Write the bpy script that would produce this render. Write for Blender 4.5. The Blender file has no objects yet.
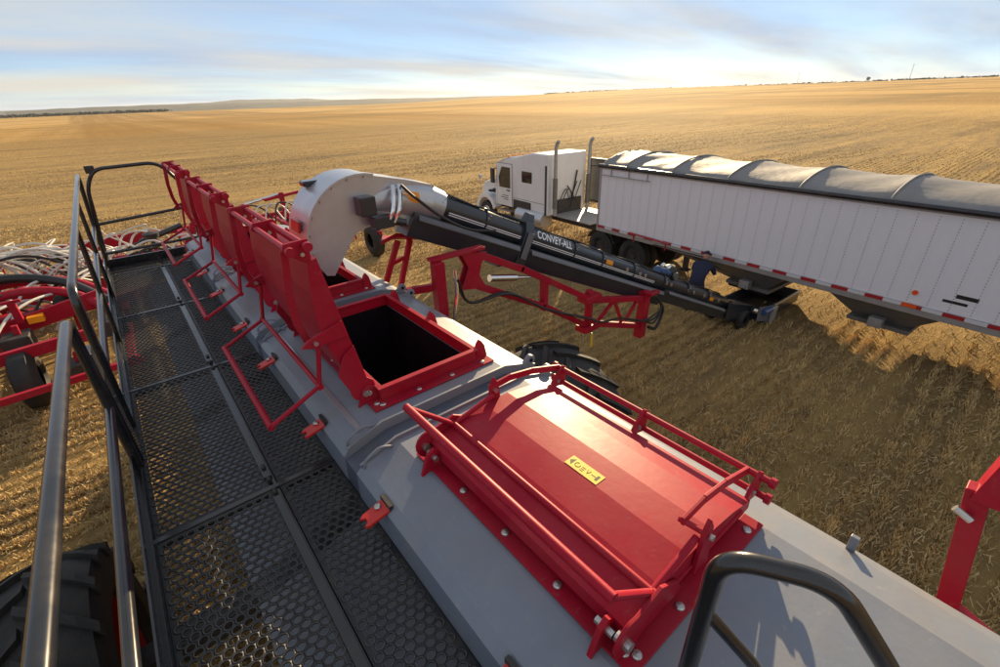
import bpy, bmesh, math, random
import numpy as np
from mathutils import Vector, Matrix
random.seed(7); rng = np.random.default_rng(7)
S = bpy.context.scene
COL = S.collection
rad = math.radians

# ------------------------------------------------------------ camera
cam_d = bpy.data.cameras.new('camera'); cam = bpy.data.objects.new('camera', cam_d); COL.objects.link(cam)
cam_d.sensor_width = 36; cam_d.lens = 16.56; cam_d.clip_start = .05; cam_d.clip_end = 60000
R = Matrix(((.775, .310, -.550), (-.631, .341, -.697), (-.028, .887, .460)))
x_ = Vector((.775, -.631, -.028)).normalized()
z_ = Vector((-.550, -.697, .460)); z_ = (z_ - x_*z_.dot(x_)).normalized()
y_ = z_.cross(x_)
cam.matrix_world = Matrix(((x_.x, y_.x, z_.x, 0), (x_.y, y_.y, z_.y, 0), (x_.z, y_.z, z_.z, 5.0), (0, 0, 0, 1)))
S.camera = cam

# ------------------------------------------------------------ sky and sun
SUN_AZ, SUN_EL = 36.0, 16.3            # degrees from +X towards +Y, elevation
sd = Vector((math.cos(rad(SUN_EL))*math.cos(rad(SUN_AZ)), math.cos(rad(SUN_EL))*math.sin(rad(SUN_AZ)), math.sin(rad(SUN_EL))))
W = bpy.data.worlds.new('World'); S.world = W; W.use_nodes = True
CL1, CL2 = (3.3, 2.4, 0), (3.7, .2, 0)
nt = W.node_tree; N = nt.nodes; L = nt.links
bg = N['Background']; bg.inputs['Strength'].default_value = .074
sky = N.new('ShaderNodeTexSky'); sky.sky_type = 'NISHITA'; sky.sun_disc = False
sky.sun_elevation = rad(SUN_EL); sky.sun_rotation = math.atan2(sd.x, sd.y)
sky.air_density = .7; sky.dust_density = .03; sky.ozone_density = 2.6
tc = N.new('ShaderNodeTexCoord')
sep = N.new('ShaderNodeSeparateXYZ'); L.new(tc.outputs['Generated'], sep.inputs[0])
zz = N.new('ShaderNodeMath'); zz.operation = 'MAXIMUM'; zz.inputs[1].default_value = 0; L.new(sep.outputs['Z'], zz.inputs[0])
za = N.new('ShaderNodeMath'); za.operation = 'ADD'; za.inputs[1].default_value = .10; L.new(zz.outputs[0], za.inputs[0])
dv = N.new('ShaderNodeVectorMath'); dv.operation = 'DIVIDE'; L.new(tc.outputs['Generated'], dv.inputs[0])
cmb = N.new('ShaderNodeCombineXYZ')
for i in range(2): L.new(za.outputs[0], cmb.inputs[i])
cmb.inputs[2].default_value = 1; L.new(cmb.outputs[0], dv.inputs[1])
mp = N.new('ShaderNodeMapping'); mp.inputs['Rotation'].default_value = (0, 0, rad(-32)); mp.inputs['Scale'].default_value = (.32, .95, .3)
mp.inputs['Location'].default_value = CL1
L.new(dv.outputs[0], mp.inputs[0])
n1 = N.new('ShaderNodeTexNoise'); n1.inputs['Scale'].default_value = .8; n1.inputs['Detail'].default_value = 9; n1.inputs['Roughness'].default_value = .55; n1.inputs['Distortion'].default_value = .25
L.new(mp.outputs[0], n1.inputs['Vector'])
cr = N.new('ShaderNodeValToRGB'); cr.color_ramp.elements[0].position = .38; cr.color_ramp.elements[1].position = .62
L.new(n1.outputs[0], cr.inputs[0])
mix = N.new('ShaderNodeMix'); mix.data_type = 'RGBA'
cm = N.new('ShaderNodeMath'); cm.operation = 'MULTIPLY_ADD'; cm.inputs[1].default_value = .42; cm.inputs[2].default_value = .52; L.new(cr.outputs[0], cm.inputs[0])
L.new(cm.outputs[0], mix.inputs['Factor']); L.new(sky.outputs[0], mix.inputs['A'])
n2 = N.new('ShaderNodeTexNoise'); n2.inputs['Scale'].default_value = .9; n2.inputs['Detail'].default_value = 5; n2.inputs['Roughness'].default_value = .55
mp2 = N.new('ShaderNodeMapping'); mp2.inputs['Rotation'].default_value = (0, 0, rad(-32)); mp2.inputs['Scale'].default_value = (.22, .42, .3); mp2.inputs['Location'].default_value = CL2
L.new(dv.outputs[0], mp2.inputs[0]); L.new(mp2.outputs[0], n2.inputs['Vector'])
cr2 = N.new('ShaderNodeValToRGB'); cr2.color_ramp.elements[0].position = .40; cr2.color_ramp.elements[1].position = .60
cr2.color_ramp.elements[0].color = (3.4, 4.2, 5.5, 1); cr2.color_ramp.elements[1].color = (5.5, 5.15, 4.55, 1)
L.new(n2.outputs[0], cr2.inputs[0]); L.new(cr2.outputs[0], mix.inputs['B'])
L.new(mix.outputs['Result'], bg.inputs['Color'])
sun_d = bpy.data.lights.new('sun', 'SUN'); sun_d.energy = 5.0; sun_d.angle = rad(.5); sun_d.color = (1, .75, .44)
sun = bpy.data.objects.new('sun', sun_d); COL.objects.link(sun); sun.rotation_euler = sd.to_track_quat('Z', 'Y').to_euler(); sun.location = (30, 5, 20)
S.view_settings.view_transform = 'Standard'; S.view_settings.look = 'None'; S.view_settings.exposure = .95; S.view_settings.gamma = 1
S.view_settings.use_curve_mapping = False

# ------------------------------------------------------------ materials
def mat(name, col, rough=.5, metal=0, coat=0, var=.12, vscale=6, bump=0, bscale=60, dirt=None, dirt_amt=0, dscale=3, stretch=None, spec=.5, speck=None):
    m = bpy.data.materials.new(name); m.use_nodes = True
    t = m.node_tree; n = t.nodes; l = t.links; b = n['Principled BSDF']
    b.inputs['Roughness'].default_value = rough; b.inputs['Metallic'].default_value = metal
    b.inputs['Coat Weight'].default_value = coat; b.inputs['Coat Roughness'].default_value = .12
    b.inputs['Specular IOR Level'].default_value = spec
    tcn = n.new('ShaderNodeTexCoord'); src = tcn.outputs['Object']
    if stretch:
        mpn = n.new('ShaderNodeMapping'); mpn.inputs['Scale'].default_value = stretch; l.new(src, mpn.inputs[0]); src = mpn.outputs[0]
    no = n.new('ShaderNodeTexNoise'); no.inputs['Scale'].default_value = vscale; no.inputs['Detail'].default_value = 6; no.inputs['Roughness'].default_value = .65
    l.new(src, no.inputs['Vector'])
    r = n.new('ShaderNodeValToRGB'); r.color_ramp.elements[0].position = .3; r.color_ramp.elements[1].position = .72
    r.color_ramp.elements[0].color = (*[c*(1-var) for c in col], 1); r.color_ramp.elements[1].color = (*[min(1, c*(1+var)) for c in col], 1)
    l.new(no.outputs[0], r.inputs[0]); out = r.outputs[0]
    if dirt:
        d = n.new('ShaderNodeTexNoise'); d.inputs['Scale'].default_value = dscale; d.inputs['Detail'].default_value = 8; d.inputs['Roughness'].default_value = .7
        l.new(src, d.inputs['Vector'])
        dr = n.new('ShaderNodeMapRange'); dr.inputs[1].default_value = .45; dr.inputs[2].default_value = .75; dr.inputs[4].default_value = dirt_amt
        l.new(d.outputs[0], dr.inputs[0])
        mx = n.new('ShaderNodeMix'); mx.data_type = 'RGBA'; l.new(dr.outputs[0], mx.inputs['Factor']); l.new(out, mx.inputs['A']); mx.inputs['B'].default_value = (*dirt, 1)
        out = mx.outputs['Result']
        rr = n.new('ShaderNodeMapRange'); rr.inputs[3].default_value = rough; rr.inputs[4].default_value = min(1, rough+.35); l.new(dr.outputs[0], rr.inputs[0]); l.new(rr.outputs[0], b.inputs['Roughness'])
    if speck:
        sc_, amt, scol = speck
        sn = n.new('ShaderNodeTexNoise'); sn.inputs['Scale'].default_value = sc_; sn.inputs['Detail'].default_value = 5; sn.inputs['Roughness'].default_value = .8; l.new(src, sn.inputs['Vector'])
        sr = n.new('ShaderNodeMapRange'); sr.inputs[1].default_value = .60; sr.inputs[2].default_value = .70; sr.inputs[4].default_value = amt; l.new(sn.outputs[0], sr.inputs[0])
        mx2 = n.new('ShaderNodeMix'); mx2.data_type = 'RGBA'; l.new(sr.outputs[0], mx2.inputs['Factor']); l.new(out, mx2.inputs['A']); mx2.inputs['B'].default_value = (*scol, 1); out = mx2.outputs['Result']
    l.new(out, b.inputs['Base Color'])
    if bump:
        bn = n.new('ShaderNodeTexNoise'); bn.inputs['Scale'].default_value = bscale; bn.inputs['Detail'].default_value = 4; l.new(src, bn.inputs['Vector'])
        bp = n.new('ShaderNodeBump'); bp.inputs['Strength'].default_value = bump; bp.inputs['Distance'].default_value = .02; l.new(bn.outputs[0], bp.inputs['Height']); l.new(bp.outputs[0], b.inputs['Normal'])
    return m
DUST = (.30, .22, .13)
M = {}
M['grey'] = mat('grey_paint', (.185, .21, .255), .42, .0, .1, .09, 2.5, .04, 40, DUST, .30, 2.2, speck=(16, .32, (.40,.34,.25)))
M['grey_shade'] = mat('grey_joint_shade', (.07, .085, .12), .5, 0, 0, .1, 4, 0, 40, DUST, .2)  # tank grey darkened and blued, standing for shade in the recessed joints
M['red'] = mat('red_paint', (.36, .007, .026), .44, 0, 0, .12, 2.5, .03, 25, (.30, .11, .09), .22, 2.2, spec=.20, speck=(22, .30, (.34,.17,.14)))
M['redbright'] = mat('bright_red_paint', (.60, .02, .015), .4, 0, .1, .1, 3)
M['black'] = mat('black_paint', (.012, .014, .018), .20, 0, .3, .2, 4, 0, 40, (.09, .075, .055), .35, 3)
M['tread'] = mat('walkway_steel', (.022, .023, .027), .42, .2, 0, .3, 12, .1, 150, (.11, .095, .075), .45, 5)
M['worn'] = mat('worn_steel_edge', (.11, .108, .105), .32, .8, 0, .3, 14)
M['dark'] = mat('interior_shade', (.008, .008, .012), .9, 0, 0, .2, 4, spec=.1)  # near-black colour stands in for the shade inside bins and eye holes
M['conv'] = mat('conveyor_paint', (.020, .026, .035), .28, 0, .3, .15, 3, .02, 20, (.08, .07, .06), .18, 2)
M['convgrey'] = mat('conveyor_grey_band', (.12, .13, .15), .45, 0, 0, .1, 4, 0, 40, DUST, .2)
M['galv'] = mat('galvanised_sheet', (.50, .52, .55), .30, .55, 0, .07, 5, .02, 30, (.35, .31, .26), .12, 2)
M['chrome'] = mat('chrome', (.75, .75, .75), .15, 1, 0, .05, 5)
M['bolt'] = mat('zinc_bolt', (.55, .55, .52), .35, .9, 0, .1, 20)
M['white'] = mat('white_paint', (.72, .73, .74), .35, 0, .2, .04, 2, 0, 40, (.40, .34, .26), .18, 1.2)
M['sheet'] = mat('white_trailer_sheet', (.74, .75, .79), .42, .0, .1, .05, 1.2, .05, 8, (.42, .37, .30), .20, .9, stretch=(1,1,.25))
M['alu'] = mat('aluminium_rail', (.36, .36, .36), .5, .5, 0, .1, 5, 0, 40, (.25, .2, .14), .4, 2)
M['rivet'] = mat('rivet_grey', (.33, .33, .35), .5)
M['tarp'] = mat('grey_tarp', (.21, .205, .20), .6, 0, 0, .12, 3, .35, 7, (.25, .22, .18), .4, 1.2)
M['tape_red'] = mat('red_reflective_tape', (.36, .015, .02), .35, 0, .2, .1, 8)
M['tape_white'] = mat('white_reflective_tape', (.62, .62, .64), .35, 0, .2, .06, 8)
M['amber'] = mat('amber_reflector', (.85, .32, .01), .3, 0, .3, .1, 10)
M['orange'] = mat('orange_marker', (.80, .09, .01), .35, 0, .3, .1, 10)
M['rubber'] = mat('tyre_rubber', (.015, .015, .015), .7, 0, 0, .25, 8, .15, 60, (.14, .11, .07), .28, 3)
M['hose'] = mat('black_hose', (.015, .015, .016), .45, 0, 0, .2, 8)
M['whitehose'] = mat('clear_white_hose', (.62, .60, .55), .4, 0, .1, .15, 12)
M['glass'] = mat('cab_glass', (.02, .028, .03), .05, 0, .5, .2, 2)
M['yellow'] = mat('yellow_label', (.72, .55, .03), .4, 0, .1, .08, 30)
M['ink'] = mat('black_print', (.012, .012, .012), .6)
M['letter'] = mat('pale_lettering', (.80, .83, .86), .45, var=.03)
M['steel_dark'] = mat('dark_chassis', (.035, .034, .034), .55, .2, 0, .25, 4, .05, 30, (.14, .11, .08), .45, 3)
M['hopper'] = mat('weathered_hopper', (.15, .15, .145), .6, .3, 0, .15, 4, 0, 30, (.2, .16, .11), .5, 2)
M['skin'] = mat('skin', (.42, .22, .15), .5)
M['navy'] = mat('navy_cloth', (.016, .020, .050), .9, 0, 0, .2, 12, .3, 90)
M['bluecloth'] = mat('blue_cloth', (.03, .07, .17), .9, 0, 0, .2, 12, .3, 90)
M['darkcloth'] = mat('dark_cloth', (.012, .012, .015), .9, 0, 0, .2, 12, .3, 90)
M['greycap'] = mat('grey_cap', (.05, .052, .052), .9, 0, 0, .2, 12, .3, 90)
M['hydblue'] = mat('blue_motor_paint', (.02, .08, .20), .35, .1, .2, .1, 8)
M['bush'] = mat('distant_bush', (.035, .045, .03), .95, 0, 0, .3, .05)
M['bark'] = mat('bark', (.06, .045, .03), .95)
M['pole'] = mat('weathered_pole', (.12, .10, .09), .9)

# ------------------------------------------------------------ mesh builder
BASE = {}
class MB:
    def __init__(s): s.v = []; s.f = []
    def add(s, vs, fs):
        o = len(s.v); s.v += [Vector(p) for p in vs]; s.f += [tuple(i+o for i in f) for f in fs]; return s
    def box(s, a, b):
        x0, y0, z0 = a; x1, y1, z1 = b
        return s.add([(x0,y0,z0),(x1,y0,z0),(x1,y1,z0),(x0,y1,z0),(x0,y0,z1),(x1,y0,z1),(x1,y1,z1),(x0,y1,z1)],
                     [(3,2,1,0),(4,5,6,7),(0,1,5,4),(1,2,6,5),(2,3,7,6),(3,0,4,7)])
    def bar(s, p, q, w, h, up=(0,0,1)):           # rectangular bar from p to q
        p = Vector(p); q = Vector(q); d = (q-p).normalized(); u = Vector(up)
        sx = d.cross(u)
        if sx.length < 1e-4: sx = d.cross(Vector((1,0,0)))
        sx.normalize(); uz = sx.cross(d).normalized()
        vs = [c + sx*(i*w/2) + uz*(j*h/2) for c in (p, q) for i, j in ((-1,-1),(1,-1),(1,1),(-1,1))]
        return s.add(vs, [(0,1,2,3),(7,6,5,4),(0,4,5,1),(1,5,6,2),(2,6,7,3),(3,7,4,0)])
    def tube(s, pts, r, n=10, cap=True):
        pts = [Vector(p) for p in pts]; rs = r if isinstance(r, (list, tuple)) else [r]*len(pts)
        o = len(s.v); prev = None
        for i, p in enumerate(pts):
            d = (pts[min(i+1, len(pts)-1)] - pts[max(i-1, 0)]).normalized()
            if prev is None:
                a = d.cross(Vector((0,0,1)));  a = d.cross(Vector((1,0,0))) if a.length < .05 else a
            else: a = prev - d*prev.dot(d)
            a.normalize(); prev = a; b = d.cross(a)
            for k in range(n):
                t = 2*math.pi*k/n; s.v.append(p + a*(rs[i]*math.cos(t)) + b*(rs[i]*math.sin(t)))
        for i in range(len(pts)-1):
            for k in range(n):
                k2 = (k+1) % n; s.f.append((o+i*n+k, o+i*n+k2, o+(i+1)*n+k2, o+(i+1)*n+k))
        if cap:
            s.f.append(tuple(o+k for k in reversed(range(n)))); e = o+(len(pts)-1)*n; s.f.append(tuple(e+k for k in range(n)))
        return s
    def cyl(s, p, q, r, n=14, r2=None): return s.tube([p, q], [r, r if r2 is None else r2], n)
    def prism(s, pts, vec):                        # polygon extruded along vec
        n = len(pts); vec = Vector(vec); a = [Vector(p) for p in pts]
        return s.add(a + [p+vec for p in a], [tuple(reversed(range(n))), tuple(range(n, 2*n))] + [(i, (i+1) % n, n+(i+1) % n, n+i) for i in range(n)])
    def lathe(s, c, axis, prof, n=32):             # prof: (distance along axis, radius)
        c = Vector(c); ax = Vector(axis).normalized(); a = ax.cross(Vector((0,0,1)))
        if a.length < .05: a = Vector((1,0,0))
        a.normalize(); b = ax.cross(a); o = len(s.v)
        for h, r in prof:
            for k in range(n):
                t = 2*math.pi*k/n; s.v.append(c + ax*h + a*(r*math.cos(t)) + b*(r*math.sin(t)))
        for i in range(len(prof)-1):
            for k in range(n):
                k2 = (k+1) % n; s.f.append((o+i*n+k, o+i*n+k2, o+(i+1)*n+k2, o+(i+1)*n+k))
        return s
    def grid(s, rows):                             # rows of points, quads between
        m = len(rows[0]); o = len(s.v)
        for r in rows: s.v += [Vector(p) for p in r]
        for i in range(len(rows)-1):
            for j in range(m-1): s.f.append((o+i*m+j, o+i*m+j+1, o+(i+1)*m+j+1, o+(i+1)*m+j))
        return s
    def mesh(s, name, m, off=Vector((0,0,0)), smooth=35, fix=True):
        me = bpy.data.meshes.new(name); me.from_pydata([p-off for p in s.v], [], s.f)
        if fix:
            bm = bmesh.new(); bm.from_mesh(me); bmesh.ops.recalc_face_normals(bm, faces=bm.faces); bm.to_mesh(me); bm.free()
        if smooth:
            me.shade_smooth(); me.set_sharp_from_angle(angle=rad(smooth))
        if m: me.materials.append(m)
        return me
    def build(s, name, m, parent=None, loc=None, bevel=0, smooth=35, fix=True):
        m = M[m] if isinstance(m, str) else m
        off = BASE.get(parent, Vector((0,0,0))) if loc is None else Vector((0,0,0))
        o = bpy.data.objects.new(name, s.mesh(name, m, off, smooth, fix)); COL.objects.link(o)
        if parent: o.parent = parent; BASE[o] = BASE.get(parent, Vector((0,0,0)))
        if loc is not None: o.location = Vector(loc) - BASE.get(parent, Vector((0,0,0))); BASE[o] = Vector(loc)
        if bevel:
            b = o.modifiers.new('bevel', 'BEVEL'); b.width = bevel; b.segments = 2; b.limit_method = 'ANGLE'; b.angle_limit = rad(40); b.harden_normals = True
        return o
def thing(name, label, cat, loc, rotz=0, group=None):
    o = bpy.data.objects.new(name, None); COL.objects.link(o); o.location = loc; o.rotation_euler = (0,0,rotz); o.empty_display_size = .3
    o['label'] = label; o['category'] = cat
    if group: o['group'] = group
    BASE[o] = Vector(loc) if rotz == 0 else Vector((0,0,0))
    return o
def copy(o, parent, loc=None, rot=None):           # location given in world metres for unturned roots
    c = o.copy(); COL.objects.link(c); c.parent = parent
    if loc is not None: c.location = Vector(loc) - BASE.get(parent, Vector((0,0,0)))
    if rot is not None: c.rotation_euler = rot
    BASE[c] = Vector(loc) if loc is not None else BASE.get(o, Vector((0,0,0)))
    return c
def arc(pts, r=.08, n=5):                          # polyline with rounded corners
    pts = [Vector(p) for p in pts]; out = [pts[0]]
    for i in range(1, len(pts)-1):
        a, b, c = pts[i-1], pts[i], pts[i+1]; ra = min(r, (a-b).length*.45, (c-b).length*.45)
        p = b + (a-b).normalized()*ra; q = b + (c-b).normalized()*ra
        for k in range(n+1):
            t = k/n; out.append(p*(1-t)**2 + b*2*t*(1-t) + q*t*t)
    return out + [pts[-1]]
def spline(pts, n=8):
    pts = [Vector(p) for p in pts]; P = [pts[0]*2-pts[1]] + pts + [pts[-1]*2-pts[-2]]; out = []
    for i in range(1, len(P)-2):
        a, b, c, d = P[i-1:i+3]
        for k in range(n):
            t = k/n; out.append(.5*((2*b) + (c-a)*t + (2*a-5*b+4*c-d)*t*t + (3*b-a-3*c+d)*t**3))
    return out + [pts[-1]]

# ------------------------------------------------------------ ground, hills
def hgt(x, y):
    d = np.hypot(x, y); az = np.degrees(np.arctan2(y, x))          # 0 = +X, 90 = +Y
    up = np.clip((d-120)/700, 0, 1); up = up*up*(3-2*up)
    right = 1/(1+np.exp((az-52)/7.0))
    h = up*(right*7.5 - (1-right)*9) + up*1.5*np.sin(x*.006+1)*np.cos(y*.005)
    far = np.clip((d-1500)/1500, 0, 1)
    h = h*(1-far) + far*(-25)
    return h
def ground_sheet():
    rs = [0.0]; r = .8
    while r < 9000: rs.append(r); r = r*1.09 + .25
    rs.append(12000); n = 220
    ang = np.linspace(0, 2*np.pi, n, endpoint=False); rs = np.array(rs[1:])
    X = np.outer(rs, np.cos(ang)); Y = np.outer(rs, np.sin(ang)); Z = hgt(X, Y)
    v = [(0,0,0)] + list(zip(X.ravel().tolist(), Y.ravel().tolist(), Z.ravel().tolist())); f = []
    for k in range(n): f.append((0, 1+k, 1+(k+1) % n))
    for i in range(len(rs)-1):
        for k in range(n):
            k2 = (k+1) % n; f.append((1+i*n+k, 1+(i+1)*n+k, 1+(i+1)*n+k2, 1+i*n+k2))
    me = bpy.data.meshes.new('ground'); me.from_pydata(v, [], f); me.shade_smooth()
    o = bpy.data.objects.new('ground', me); COL.objects.link(o); o['kind'] = 'structure'
    m = bpy.data.materials.new('stubble_field'); m.use_nodes = True; t = m.node_tree; nn = t.nodes; l = t.links; b = nn['Principled BSDF']
    b.inputs['Roughness'].default_value = .95; b.inputs['Specular IOR Level'].default_value = .1
    tcn = nn.new('ShaderNodeTexCoord')
    def noise(scale, st=(1,1,1), det=6, ro=.6, rot=0):
        mpn = nn.new('ShaderNodeMapping'); mpn.inputs['Scale'].default_value = st; mpn.inputs['Rotation'].default_value = (0,0,rot); l.new(tcn.outputs['Object'], mpn.inputs[0])
        q = nn.new('ShaderNodeTexNoise'); q.inputs['Scale'].default_value = scale; q.inputs['Detail'].default_value = det; q.inputs['Roughness'].default_value = ro
        l.new(mpn.outputs[0], q.inputs['Vector']); return q.outputs[0]
    def rng_(src, a, bb, c=0, d=1):
        q = nn.new('ShaderNodeMapRange'); q.inputs[1].default_value = a; q.inputs[2].default_value = bb; q.inputs[3].default_value = c; q.inputs[4].default_value = d; l.new(src, q.inputs[0]); return q.outputs[0]
    def mixc(f, a, bb, blend='MIX'):
        q = nn.new('ShaderNodeMix'); q.data_type = 'RGBA'; q.blend_type = blend
        if isinstance(f, float): q.inputs['Factor'].default_value = f
        else: l.new(f, q.inputs['Factor'])
        for s, vv in (('A', a), ('B', bb)):
            if isinstance(vv, tuple): q.inputs[s].default_value = (*vv, 1)
            else: l.new(vv, q.inputs[s])
        return q.outputs['Result']
    def math_(op, a, bb):
        q = nn.new('ShaderNodeMath'); q.operation = op
        for i, vv in enumerate((a, bb)):
            if isinstance(vv, (int, float)): q.inputs[i].default_value = vv
            else: l.new(vv, q.inputs[i])
        return q.outputs[0]
    fine = rng_(noise(9, (.35,1,1), 8, .75), .38, .62)
    mid = rng_(noise(1.6, (.25,1,1), 6, .65), .40, .60)
    rows = rng_(noise(.55, (.06,1,1), 4, .6), .38, .62)
    big = rng_(noise(.035, (.5,1,1), 5, .6), .42, .62)
    straw = (.52, .36, .15); soil = (.15, .112, .068)
    c1 = mixc(fine, soil, straw); c2 = mixc(mid, (.21,.148,.075), (.55,.36,.125)); cc = mixc(.55, c1, c2)
    rowc = mixc(rows, (.26,.18,.085), (.58,.375,.125))
    cc = mixc(.42, cc, rowc)
    smear = rng_(noise(.16, (.16,1,1), 6, .65), .53, .66)
    cc = mixc(math_('MULTIPLY', smear, .75), cc, (.15,.108,.058))
    cc = mixc(math_('MULTIPLY', big, .35), cc, (.20,.145,.075))
    # far field: broad strips drilled along the tank's direction, colours of different cuts
    sepn = nn.new('ShaderNodeSeparateXYZ'); l.new(tcn.outputs['Object'], sepn.inputs[0])
    dist = nn.new('ShaderNodeVectorMath'); dist.operation = 'LENGTH'; l.new(tcn.outputs['Object'], dist.inputs[0])
    farf = rng_(dist.outputs['Value'], 70, 140)
    strip = rng_(noise(.012, (1, .03, 1), 2, .5, rad(8)), .47, .53)
    strip2 = rng_(noise(.09, (1, .015, 1), 4, .6, rad(8)), .42, .58)
    farc = mixc(strip, (.36,.20,.05), (.60,.37,.115)); farc = mixc(math_('MULTIPLY', strip2, .5), farc, (.58,.38,.15))
    farc = mixc(math_('MULTIPLY', rng_(noise(.016, (.3,1,1), 6, .65), .47, .60), .8), farc, (.25,.165,.06))
    cc = mixc(math_('MULTIPLY', farf, .85), cc, farc)
    vfar = rng_(dist.outputs['Value'], 1500, 2300)
    fl = rng_(noise(.0012, (1,1,1), 4, .6), .45, .55)
    cc = mixc(vfar, cc, mixc(fl, (.06,.065,.045), (.20,.16,.08)))
    l.new(cc, b.inputs['Base Color'])
    hh = math_('ADD', math_('MULTIPLY', fine, .5), math_('MULTIPLY', mid, .8))
    bp = nn.new('ShaderNodeBump'); bp.inputs['Strength'].default_value = .9; bp.inputs['Distance'].default_value = .07; l.new(hh, bp.inputs['Height']); l.new(bp.outputs[0], b.inputs['Normal'])
    me.materials.append(m)
ground_sheet()
def hills(name, d0, hmax, a0, a1, seed, depth):
    rr = np.random.default_rng(seed); n = 160; az = np.linspace(rad(a0), rad(a1), n)
    ph = rr.uniform(0, 6.28, 6); fr = [3, 7, 13, 27, 51, 90]; am = [.34, .25, .16, .1, .06, .04]
    prof = .55 + sum(a*np.sin(f*az*2+p) for a, f, p in zip(am, fr, ph))
    edge = np.minimum(1, np.minimum(np.arange(n), np.arange(n)[::-1])/18)
    rows = []
    for t, k in ((0,0), (.25,.55), (.5,1), (.75,.8), (1,0)):
        d = d0 + depth*t
        rows.append([(d*math.cos(a), d*math.sin(a), -28 + (28+hmax*max(.12, p)*e)*k) for a, p, e in zip(az, prof, edge)])
    o = MB().grid(rows).build(name, mat(name+'_cover', (.055,.06,.05), .95, var=.5, vscale=.004), smooth=60); o['kind'] = 'structure'; return o
hills('hills', 5200, 30, 60, 160, 3, 1500)
hills('distant_ridge', 3200, 9, 45, 95, 5, 900)

# ------------------------------------------------------------ stubble (real straw near the machines)
def straw_mesh(name, label_kind, n, flat, mname, hscale=1.0):
    # polar scatter, denser near the machines, over the sector the place is seen in and beyond it
    u = rng.random(n*3); d = 3.0*np.exp(u*math.log(125/3.0)); a = np.radians(rng.uniform(-12, 118, n*3))
    keep = rng.random(n*3) < np.clip((d/9.0), .15, 1)*np.clip((125-d)/95, 0, 1)
    yy = d*np.sin(a); xx = d*np.cos(a); band = np.sin(2*np.pi*(yy+.04*xx+.25*np.sin(xx*.21))/2.3)
    keep &= rng.random(n*3) < np.where(band > -.25, 1.0, .30)
    sm = np.sin(.05*xx+1.3+.02*yy)*np.sin(.21*yy+.03*xx+.5*np.sin(.11*xx)) + .35*np.sin(.62*yy+.17*xx)
    keep &= rng.random(n*3) < np.where((sm > .35) & (d > 12), .14, 1.0)
    d = d[keep][:n]; a = a[keep][:n]; n = len(d)
    x = d*np.cos(a); y = d*np.sin(a)
    k = np.clip(d/9, 1, 3.2)                            # straws farther off stand for a clump
    if not flat:
        row = .30
        y = np.round(y/row)*row + rng.normal(0, .035, n) + .05*np.sin(x*.6)
        x = x + .04*np.sin(y*9)
        h = rng.uniform(.03, .105, n)*hscale*np.clip(1.15-d/55, .5, 1); w = rng.uniform(.004, .009, n)*k
        th = rng.uniform(0, np.pi, n); lean = rng.normal(0, .35, (n, 2))
        v = np.zeros((n, 4, 3)); dx = np.cos(th)*w; dy = np.sin(th)*w
        v[:,0] = np.stack([x-dx, y-dy, np.full(n,-.01)], 1); v[:,1] = np.stack([x+dx, y+dy, np.full(n,-.01)], 1)
        v[:,2] = np.stack([x+dx*.7+lean[:,0]*h, y+dy*.7+lean[:,1]*h, h], 1); v[:,3] = np.stack([x-dx*.7+lean[:,0]*h, y-dy*.7+lean[:,1]*h, h], 1)
    else:
        ln = rng.uniform(.03, .11, n)*(.8+.2*k); w = rng.uniform(.0025, .005, n)*k; th = rng.normal(0.2, .9, n); z = rng.uniform(.012, .06, n); tz = rng.normal(0, .02, n)
        v = np.zeros((n, 4, 3)); cx = np.cos(th)*ln/2; cy = np.sin(th)*ln/2; dx = -np.sin(th)*w; dy = np.cos(th)*w
        v[:,0] = np.stack([x-cx-dx, y-cy-dy, z-tz], 1); v[:,1] = np.stack([x+cx-dx, y+cy-dy, z+tz], 1)
        v[:,2] = np.stack([x+cx+dx, y+cy+dy, z+tz+.004], 1); v[:,3] = np.stack([x-cx+dx, y-cy+dy, z-tz+.004], 1)
    me = bpy.data.meshes.new(name); me.vertices.add(n*4); me.loops.add(n*4); me.polygons.add(n)
    me.vertices.foreach_set('co', v.astype(np.float32).ravel()); me.loops.foreach_set('vertex_index', np.arange(n*4, dtype=np.int32))
    me.polygons.foreach_set('loop_start', np.arange(0, n*4, 4, dtype=np.int32)); me.update()
    me.materials.append(mname); o = bpy.data.objects.new(name, me); COL.objects.link(o); o['kind'] = 'stuff'
    o['label'] = label_kind; o['category'] = 'stubble'; return o
M['straw'] = mat('standing_straw', (.52, .37, .165), .8, 0, 0, .45, 2.2)
M['straw2'] = mat('fallen_straw', (.46, .33, .155), .8, 0, 0, .4, 3.5)
straw_mesh('stubble', 'short golden stubble standing in rows over the harvested field', 360000, False, M['straw'])
straw_mesh('straw_litter', 'loose pale straw lying flat between the stubble rows', 75000, True, M['straw2'])

# ================================================================ AIR CART
cart = thing('air_cart', 'red and grey air seeder cart with black perforated walkway and open red hatches', 'air cart', (1.34, 3.2, 0))
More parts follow.
